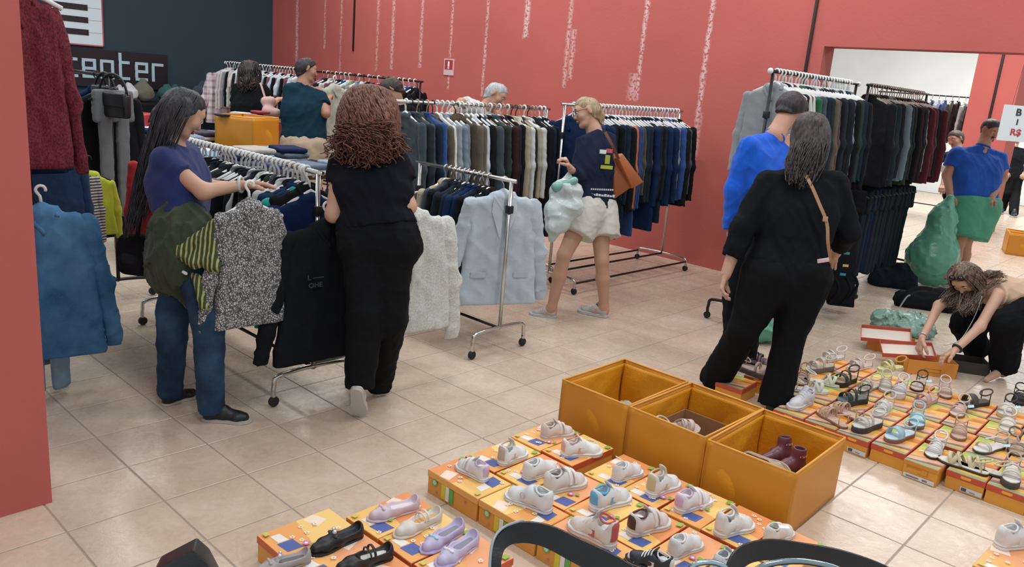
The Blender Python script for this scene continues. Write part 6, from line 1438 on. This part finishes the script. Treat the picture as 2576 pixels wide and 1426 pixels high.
tb = empty('plastic_bag', F(2265, 830)); tag(tb, 'crumpled pale green plastic bag on the floor beside the open boxes', 'bag'); bi = Matrix.Translation(-tb.location); c_ = F(2262, 835)
obj('sack', sdf_mesh([P_(c_ + Vector((-.12, -.05, .07)), c_ + Vector((.10, .05, .08)), .10), P_(c_ + Vector((.08, -.05, .06)), c_ + Vector((.18, .0, .06)), .08)], .010, .06, disp=folds(55, .05, 50, (1, 1, 1)), cuts=[((0, 0, .004), (0, 0, -1))]), mat('9CC4B8', .2, 'wrap', trans=.4, bump=.9), tb, mtx=bi)
tb = empty('plastic_bag', F(1905, 862)); tag(tb, 'green plastic bag on the floor behind the black trouser legs', 'bag'); bi = Matrix.Translation(-tb.location); c_ = F(1908, 862)
obj('sack', sdf_mesh([P_(c_ + Vector((0, 0, .09)), c_ + Vector((.03, .05, .09)), .09), P_(c_ + Vector((0, 0, .12)), c_ + Vector((.02, .02, .32)), .07, .02)], .010, .06, disp=folds(56, .04, 50, (1, 1, .5)), cuts=[((0, 0, .004), (0, 0, -1))]), GREEN, tb, mtx=bi)
bk = empty('black_bag', F(2310, 780)); tag(bk, 'black bag with straps lying on the floor behind the bending woman', 'bag'); bi = Matrix.Translation(-bk.location); c_ = F(2318, 775)
obj('body_fabric', sdf_mesh([P_(c_ + Vector((-.15, -.10, .07)), c_ + Vector((.2, .10, .07)), .09), P_(c_ + Vector((-.05, 0, .1)), c_ + Vector((.15, .1, .13)), .09)], .011, .05, disp=folds(57, .02, 30, (1, 1, 1)), cuts=[((0, 0, .004), (0, 0, -1))]), cloth('16181B'), bk, mtx=bi)
ribbon([D(2255, 762, 6.75), D(2275, 740, 6.7), D(2310, 725, 6.7), D(2345, 728, 6.75)], .035, cloth('17181C'), 'strap', bk, inv=bi)
ribbon([D(2262, 775, 6.6), D(2280, 748, 6.6), D(2290, 742, 6.6)], .012, mat('8A8E94', .4), 'trim_strap', bk, inv=bi)
bk = empty('black_bundle', F(2242, 722)); tag(bk, 'dark bundle of clothes on the floor under the doorway rack', 'clothes'); bi = Matrix.Translation(-bk.location); c_ = F(2242, 722)
obj('bundle', sdf_mesh([P_(c_ + Vector((-.12, -.05, .07)), c_ + Vector((.12, .08, .07)), .11), P_(c_ + Vector((0, 0, .1)), c_ + Vector((.05, .05, .18)), .09)], .013, .05, disp=folds(58, .03, 30, (1, 1, 1)), cuts=[((0, 0, .004), (0, 0, -1))]), cloth('121A24'), bk, mtx=bi)
gb = empty('garment_bag', F(2125, 768)); tag(gb, 'black bag with three small coloured labels standing by the tall rack', 'bag'); bi = Matrix.Translation(-gb.location)
quad_solid('body_fabric', [D(2086, 768, 6.95), D(2086, 600, 6.75), D(2158, 605, 6.8), D(2150, 775, 7.0)], .06, cloth('14161C'), gb, bi, .012)
for (px, py, c) in ((2130, 637, '2F8F80'), (2127, 668, 'C8B868'), (2120, 690, '2A8AB0')): obj('colour_label', MB().box(-.024, -.004, -.010, .024, .002, .010).mesh(), mat(c, .5), gb, mtx=bi @ Matrix.Translation(D(px, py, 6.66)) @ Matrix.Rotation(math.radians(43), 4, 'Z'))
for (a, b) in ((2098, 745), (2128, 748), (2145, 735)): obj('strap', MB().tube(smooth_path([D(a, b - 50, 6.7), D(a + 12, b - 20, 6.65), D(a - 4, b + 5, 6.7), D(a - 14, b + 18, 6.8)], 5), .012, 6).mesh(True), cloth('101216'), gb, mtx=bi)

# ------------------------------------------------------------------ table of folded clothes with a bin on it
WOOD = mat('4A342A', .5, 'card')
def table(label, c, w, l, z, rot, shelf=None):
    r = empty('display_table', (c[0], c[1], 0), rot); tag(r, label, 'table')
    obj('tabletop', bevel_mesh(MB().box(-w / 2, -l / 2, z - .03, w / 2, l / 2, z).mesh(), .004), WOOD, r)
    for sx in (-1, 1):
        for sy in (-1, 1): obj('leg', MB().box(sx * (w / 2 - .04) - .018, sy * (l / 2 - .04) - .018, 0, sx * (w / 2 - .04) + .018, sy * (l / 2 - .04) + .018, z - .03).mesh(), WOOD, r)
    if shelf: obj('shelf', MB().box(-w / 2 + .03, -l / 2 + .03, shelf - .02, w / 2 - .03, l / 2 - .03, shelf).mesh(), WOOD, r)
    return r
def folded_mesh(v):
    def mk():
        w_, l_, h_ = .13, .10, .022
        return sdf_mesh([P_((-w_, y, h_), (w_, y, h_), h_, kk=.01) for y in np.linspace(-l_, l_, 12)], .010, .02, disp=folds(60 + v, .010, 40, (1, 1, .6)), cuts=[((0, 0, .001), (0, 0, -1)), ((0, 0, .042), (0, 0, 1))])
    return cached(('fold', v), mk)
def folded(p, z, rot, c, label, group=None, sc=1.0):
    o = obj('folded_garment', folded_mesh(hash_(label) % 3), cloth(c), None, loc=(p[0], p[1], z), rot=rot, scale=sc); tag(o, label, 'clothes', group)
TZ = .93
tc_ = D(585, 395, 6.7)
table('dark wooden table of folded clothes carrying an orange bin', (tc_.x, tc_.y), 2.2, 1.0, TZ, .12, .45)
bp_ = D(626, 384, 6.45)
bp_ = F(622, 374, TZ)
fabric_bin(bp_.x, bp_.y, .42, .40, .30, .42, 'orange fabric bin standing on the table of folded clothes', z=TZ + .002, seed=5)
for i, (px, py, z_, c, lb, sc) in enumerate([(655, 285, TZ + .30, 'A83240', 'red garment on top of the table bin', .55), (605, 288, TZ + .29, 'B8BCC4', 'pale garment on top of the table bin', .55), (560, 292, TZ + .295, '2A2C3A', 'dark cap lying on the left corner of the table bin', .42), (632, 292, TZ + .27, '7A3038', 'wine red garment inside the table bin', .6)]):
    p = F(px, py, z_); folded((p.x, p.y), z_, i * .7, c, lb, None, sc)
cols = ['2A4A7A', '1E2A4A', '8A9AA8', 'C9CCD0', '3A3A44', '6FA0C0', '22262E', 'B0A8A0', '5A6A80', '14294A', '7A8A9A', 'D0C8C4']
cname = ['blue', 'navy', 'pale grey', 'off-white', 'dark grey', 'sky blue', 'black', 'beige', 'slate', 'midnight blue', 'steel grey', 'cream']
k = 0
for iy in range(3):
    for ix in range(7):
        lx, ly = -.98 + ix * .325, -.36 + iy * .34
        x = tc_.x + lx * math.cos(.12) - ly * math.sin(.12); y = tc_.y + lx * math.sin(.12) + ly * math.cos(.12)
        if (Vector((x, y)) - Vector((bp_.x, bp_.y))).length < .36: continue
        for s_ in range(1 + (k * 7 % 3)):
            ci = (k * 3 + s_ * 5) % 12
            folded((x, y), TZ + s_ * .043, random.uniform(-.2, .2), cols[ci], '%s folded garment, %s in %s pile from left, %s row, bin table' % (cname[ci], ('lowest', 'second', 'third')[s_], ordn(ix + 1), ('front', 'middle', 'back')[iy]), 'folded clothes on the bin table')
        k += 1
# shelf table at the dark wall on the left
t2 = D(395, 330, 8.6); table('dark table of piled clothes and boxes left of the long-haired woman', (t2.x, t2.y), 2.2, .9, .86, .1, .4)
items = [(330, 300, '2F6AB0', 'bright blue garment heap on the piled table'), (345, 325, '3A4A60', 'dark folded pile on the piled table'), (325, 338, 'D8D4D4', 'white folded pile on the piled table'), (345, 352, '1E2A4A', 'navy folded pile on the piled table'), (500, 300, 'A8B8C8', 'pale blue folded pile right of the long-haired woman'), (520, 325, '5A4A5A', 'plum folded garment right of the long-haired woman'), (490, 318, 'B8C4CC', 'grey folded garment right of the long-haired woman')]
for i, (px, py, c, lb) in enumerate(items):
    p = D(px, py + 20, 8.3 + i * .05); folded((p.x, p.y), .862, i * .5, c, lb, None, 1.2); 
    folded((p.x + .02, p.y), .862 + .052, i * .4 + .1, cols[i], lb.replace('on the piled table', 'second layer on the piled table').replace('right of', 'upper layer, right of'), None, 1.15)
p = D(345, 280, 8.6); rb = obj('storage_case', bevel_mesh(MB().box(-.17, -.12, 0, .17, .12, .13).mesh(), .02, 3), mat('B03A44', .4), None, loc=(p.x, p.y, .96), rot=.6); tag(rb, 'red case with two pale clasps on the piled table', 'case')
for s_ in (-.05, .03): obj('clasp', MB().box(s_, -.126, .04, s_ + .025, -.12, .10).mesh(), mat('D8C8B0', .4), rb)
# long shelf on the dark wall
sh = empty('wall_shelf', (-12.6, 4.9, 0)); tag(sh, 'black wall shelf with bags along the dark wall', 'shelf')
obj('board', MB().box(-.28, -1.9, .96, .30, 1.7, .99).mesh(), BLACKMETAL, sh)
for y_ in (-1.85, 1.65): obj('bracket', MB().box(-.25, y_ - .02, 0, .25, y_ + .02, .96).mesh(), BLACKMETAL, sh)
for i, (px, c, lb, s_) in enumerate([(265, 'D2D6D8', 'white cap on the wall shelf', .12), (300, 'B8C0C0', 'pale grey bag left end of the wall shelf', .13), (325, 'C6CCCC', 'white crumpled bag on the wall shelf', .15), (360, '6A6A5C', 'camouflage coloured bag on the wall shelf', .19), (440, '1E5A58', 'teal bag behind the long-haired woman', .15), (420, '245E5A', 'dark teal bundle behind the long-haired woman', .16), (510, '3A4858', 'slate backpack left of the plaid shirt', .2)]):
    q = onX(px, 230, -12.55); b = empty('soft_bag', (q.x, q.y, .992)); tag(b, lb, 'bag')
    obj('body_fabric', sdf_mesh([P_((-s_ * .4, 0, s_ * .7), (s_ * .4, 0, s_ * .7), s_ * .7), P_((0, 0, s_), (0, 0, s_ * 1.5), s_ * .6, s_ * .3)], .018, .05, disp=folds(80 + i, .03, 24, (1, 1, 1)), cuts=[((0, 0, 0), (0, 0, -1))]), cloth(c), b)

# far room: bin, board and paper sign
p = F(2575, 640); fabric_bin(p.x, p.y, .5, .5, .30, .3, 'orange fabric bin in the room beyond at the right edge', seed=8)
q_ = onY(2570, 312, 7.48)
sg = empty('price_sign', q_); tag(sg, 'white paper price sign hanging from the red lintel at the right edge', 'sign')
RM = Matrix.Rotation(math.radians(30), 4, 'Z')
obj('paper', MB().box(-.155, -.002, -.14, .23, .002, .14).mesh(), mat('DDE6EC', .6), sg, mtx=RM)
for s_, x, zz, c, sz in (('B', -.04, .085, '33363C', .075), ('I', -.035, .01, '33363C', .06), ('R$', -.03, -.07, 'B8404A', .07)):
    obj('lettering', text_mesh(s_, sz, .001, .002), mat(c, .6), sg, mtx=RM @ Matrix.Translation((x, -.004, zz)) @ Matrix.Rotation(PI / 2, 4, 'X'))
for x in (-.10, .18): obj('cord', MB().tube([RM @ Vector((x, 0, .13)), (x * .87, .06, 2.306 - q_.z)], .0012, 5).mesh(), BLACKPL, sg)

# ------------------------------------------------------------------ handbags on the counter right in front of the viewer
LEA = mat('1B1C20', .35, 'leather', bump=.08); EDGE = mat('9AA4AC', .3)
def band_strap(name, pts, par, inv_, m=LEA, th=.0022):
    P = smooth_path([D(a, b, d_) for a, b, d_, w_ in pts], 8); ws = [w_ for *_, w_ in pts]; n = len(P); mb = MB()
    for i, p in enumerate(P):
        t = (P[min(i + 1, n - 1)] - P[max(i - 1, 0)]).normalized(); u = i / (n - 1) * (len(ws) - 1); a = int(min(u, len(ws) - 2)); w_ = ws[a] + (ws[a + 1] - ws[a]) * (u - a)
        s = t.cross(-FW).normalized(); q = s.cross(t)
        for x, y in ((-1, -1), (1, -1), (1, 1), (-1, 1)): mb.v.append(tuple(p + s * x * w_ / 2 + q * y * th))
    for i in range(n - 1):
        for k in range(4): mb.f.append((i * 4 + k, i * 4 + (k + 1) % 4, i * 4 + 4 + (k + 1) % 4, i * 4 + 4 + k))
    mb.f += [(3, 2, 1, 0), tuple((n - 1) * 4 + k for k in range(4))]; mb.c = [(1, 1, 1)] * len(mb.f)
    o = obj(name, bevel_mesh(mb.mesh(), .0008, 1), m, par, mtx=inv_)
    e = MB().tube([P[i] - (P[min(i + 1, n - 1)] - P[max(i - 1, 0)]).normalized().cross(-FW).normalized() * 0 + UP * .0 for i in range(n)], .001, 4)
    return o, P
hb = empty('handbag', D(1420, 1600, 1.2)); tag(hb, 'black leather handbag with wide strap arching over the sneakers', 'bag'); bi = Matrix.Translation(-hb.location)
CZ = .93
band_strap('handle', [(1256, 1560, 1.16, .016), (1246, 1440, 1.18, .016), (1256, 1372, 1.20, .020), (1300, 1340, 1.22, .032), (1370, 1346, 1.22, .035), (1450, 1384, 1.20, .037), (1540, 1430, 1.18, .040), (1650, 1500, 1.15, .040)], hb, bi)
obj('handle_edge_highlight', MB().tube(smooth_path([D(1240, 1540, 1.15), D(1232, 1440, 1.17), D(1240, 1362, 1.19), D(1268, 1326, 1.21), D(1318, 1308, 1.215)], 6), .0022, 6).mesh(True), EDGE, hb, mtx=bi)  # pale tube paints the highlight along the strap's rim
obj('body_leather', sdf_mesh([P_(D(1300, 1600, 1.17), D(1640, 1600, 1.17), .05), P_(D(1300, 1690, 1.2), D(1640, 1690, 1.2), .055)], .010, .03), LEA, hb, mtx=bi)
hb = empty('handbag', D(2010, 1600, 1.2)); tag(hb, 'black leather handbag with wide strap at the lower right', 'bag'); bi = Matrix.Translation(-hb.location)
band_strap('handle', [(1826, 1540, 1.14, .014), (1838, 1450, 1.16, .020), (1866, 1400, 1.18, .030), (1930, 1382, 1.20, .032), (2020, 1390, 1.20, .030), (2120, 1408, 1.18, .028), (2230, 1450, 1.15, .028), (2330, 1520, 1.13, .028)], hb, bi, mat('2A2524', .38, 'leather', bump=.08))
obj('metal_rim', MB().tube(smooth_path([D(1880, 1450, 1.12), D(1930, 1420, 1.12), D(2010, 1411, 1.12), D(2090, 1425, 1.12), D(2150, 1450, 1.12)], 6), .0045, 8).mesh(True), mat('8FA2AA', .15, metal=.9), hb, mtx=bi)
obj('body_leather', sdf_mesh([P_(D(1880, 1600, 1.17), D(2200, 1600, 1.17), .05), P_(D(1880, 1690, 1.2), D(2200, 1690, 1.2), .055)], .010, .03), LEA, hb, mtx=bi)
hb = empty('purse', D(1785, 1560, 1.15)); tag(hb, 'small purse with shiny grey rim between the two black straps', 'bag'); bi = Matrix.Translation(-hb.location)
obj('metal_rim', MB().tube(smooth_path([D(1725, 1450, 1.12), D(1745, 1422, 1.12), D(1785, 1414, 1.12), D(1822, 1425, 1.12), D(1840, 1450, 1.12)], 6), .004, 8).mesh(True), mat('A9C4D0', .15, metal=.9), hb, mtx=bi)
obj('body_leather', sdf_mesh([P_(D(1740, 1560, 1.15), D(1825, 1560, 1.15), .045), P_(D(1740, 1660, 1.17), D(1825, 1660, 1.17), .045)], .010, .03), LEA, hb, mtx=bi)
hb = empty('handbag', D(470, 1520, 1.3)); tag(hb, 'corner of a black leather bag at the lower left', 'bag'); bi = Matrix.Translation(-hb.location)
quad_solid('body_leather', [D(300, 1620, 1.3), D(395, 1432, 1.3), D(488, 1384, 1.3), D(520, 1412, 1.32), D(640, 1640, 1.32)], .05, mat('2A2B2E', .4, 'leather', bump=.08), hb, bi, .004)

# the counter those bags stand on, just below the picture
cz = min(D(1470, 1690, 1.2).z, D(1785, 1660, 1.17).z) - .06
cc = D(1500, 1800, 1.15); yawc = math.atan2(RT.y, RT.x)
tb_ = empty('counter', (cc.x, cc.y, 0), yawc); tag(tb_, 'wooden counter below the picture holding the handbags', 'table')
obj('countertop', bevel_mesh(MB().box(-.95, -.30, cz - .03, .95, .10, cz).mesh(), .004), WOOD, tb_)
for sx in (-.88, .88):
    for sy in (-.24, .04): obj('leg', MB().box(sx - .02, sy - .02, 0, sx + .02, sy + .02, cz - .03).mesh(), WOOD, tb_)
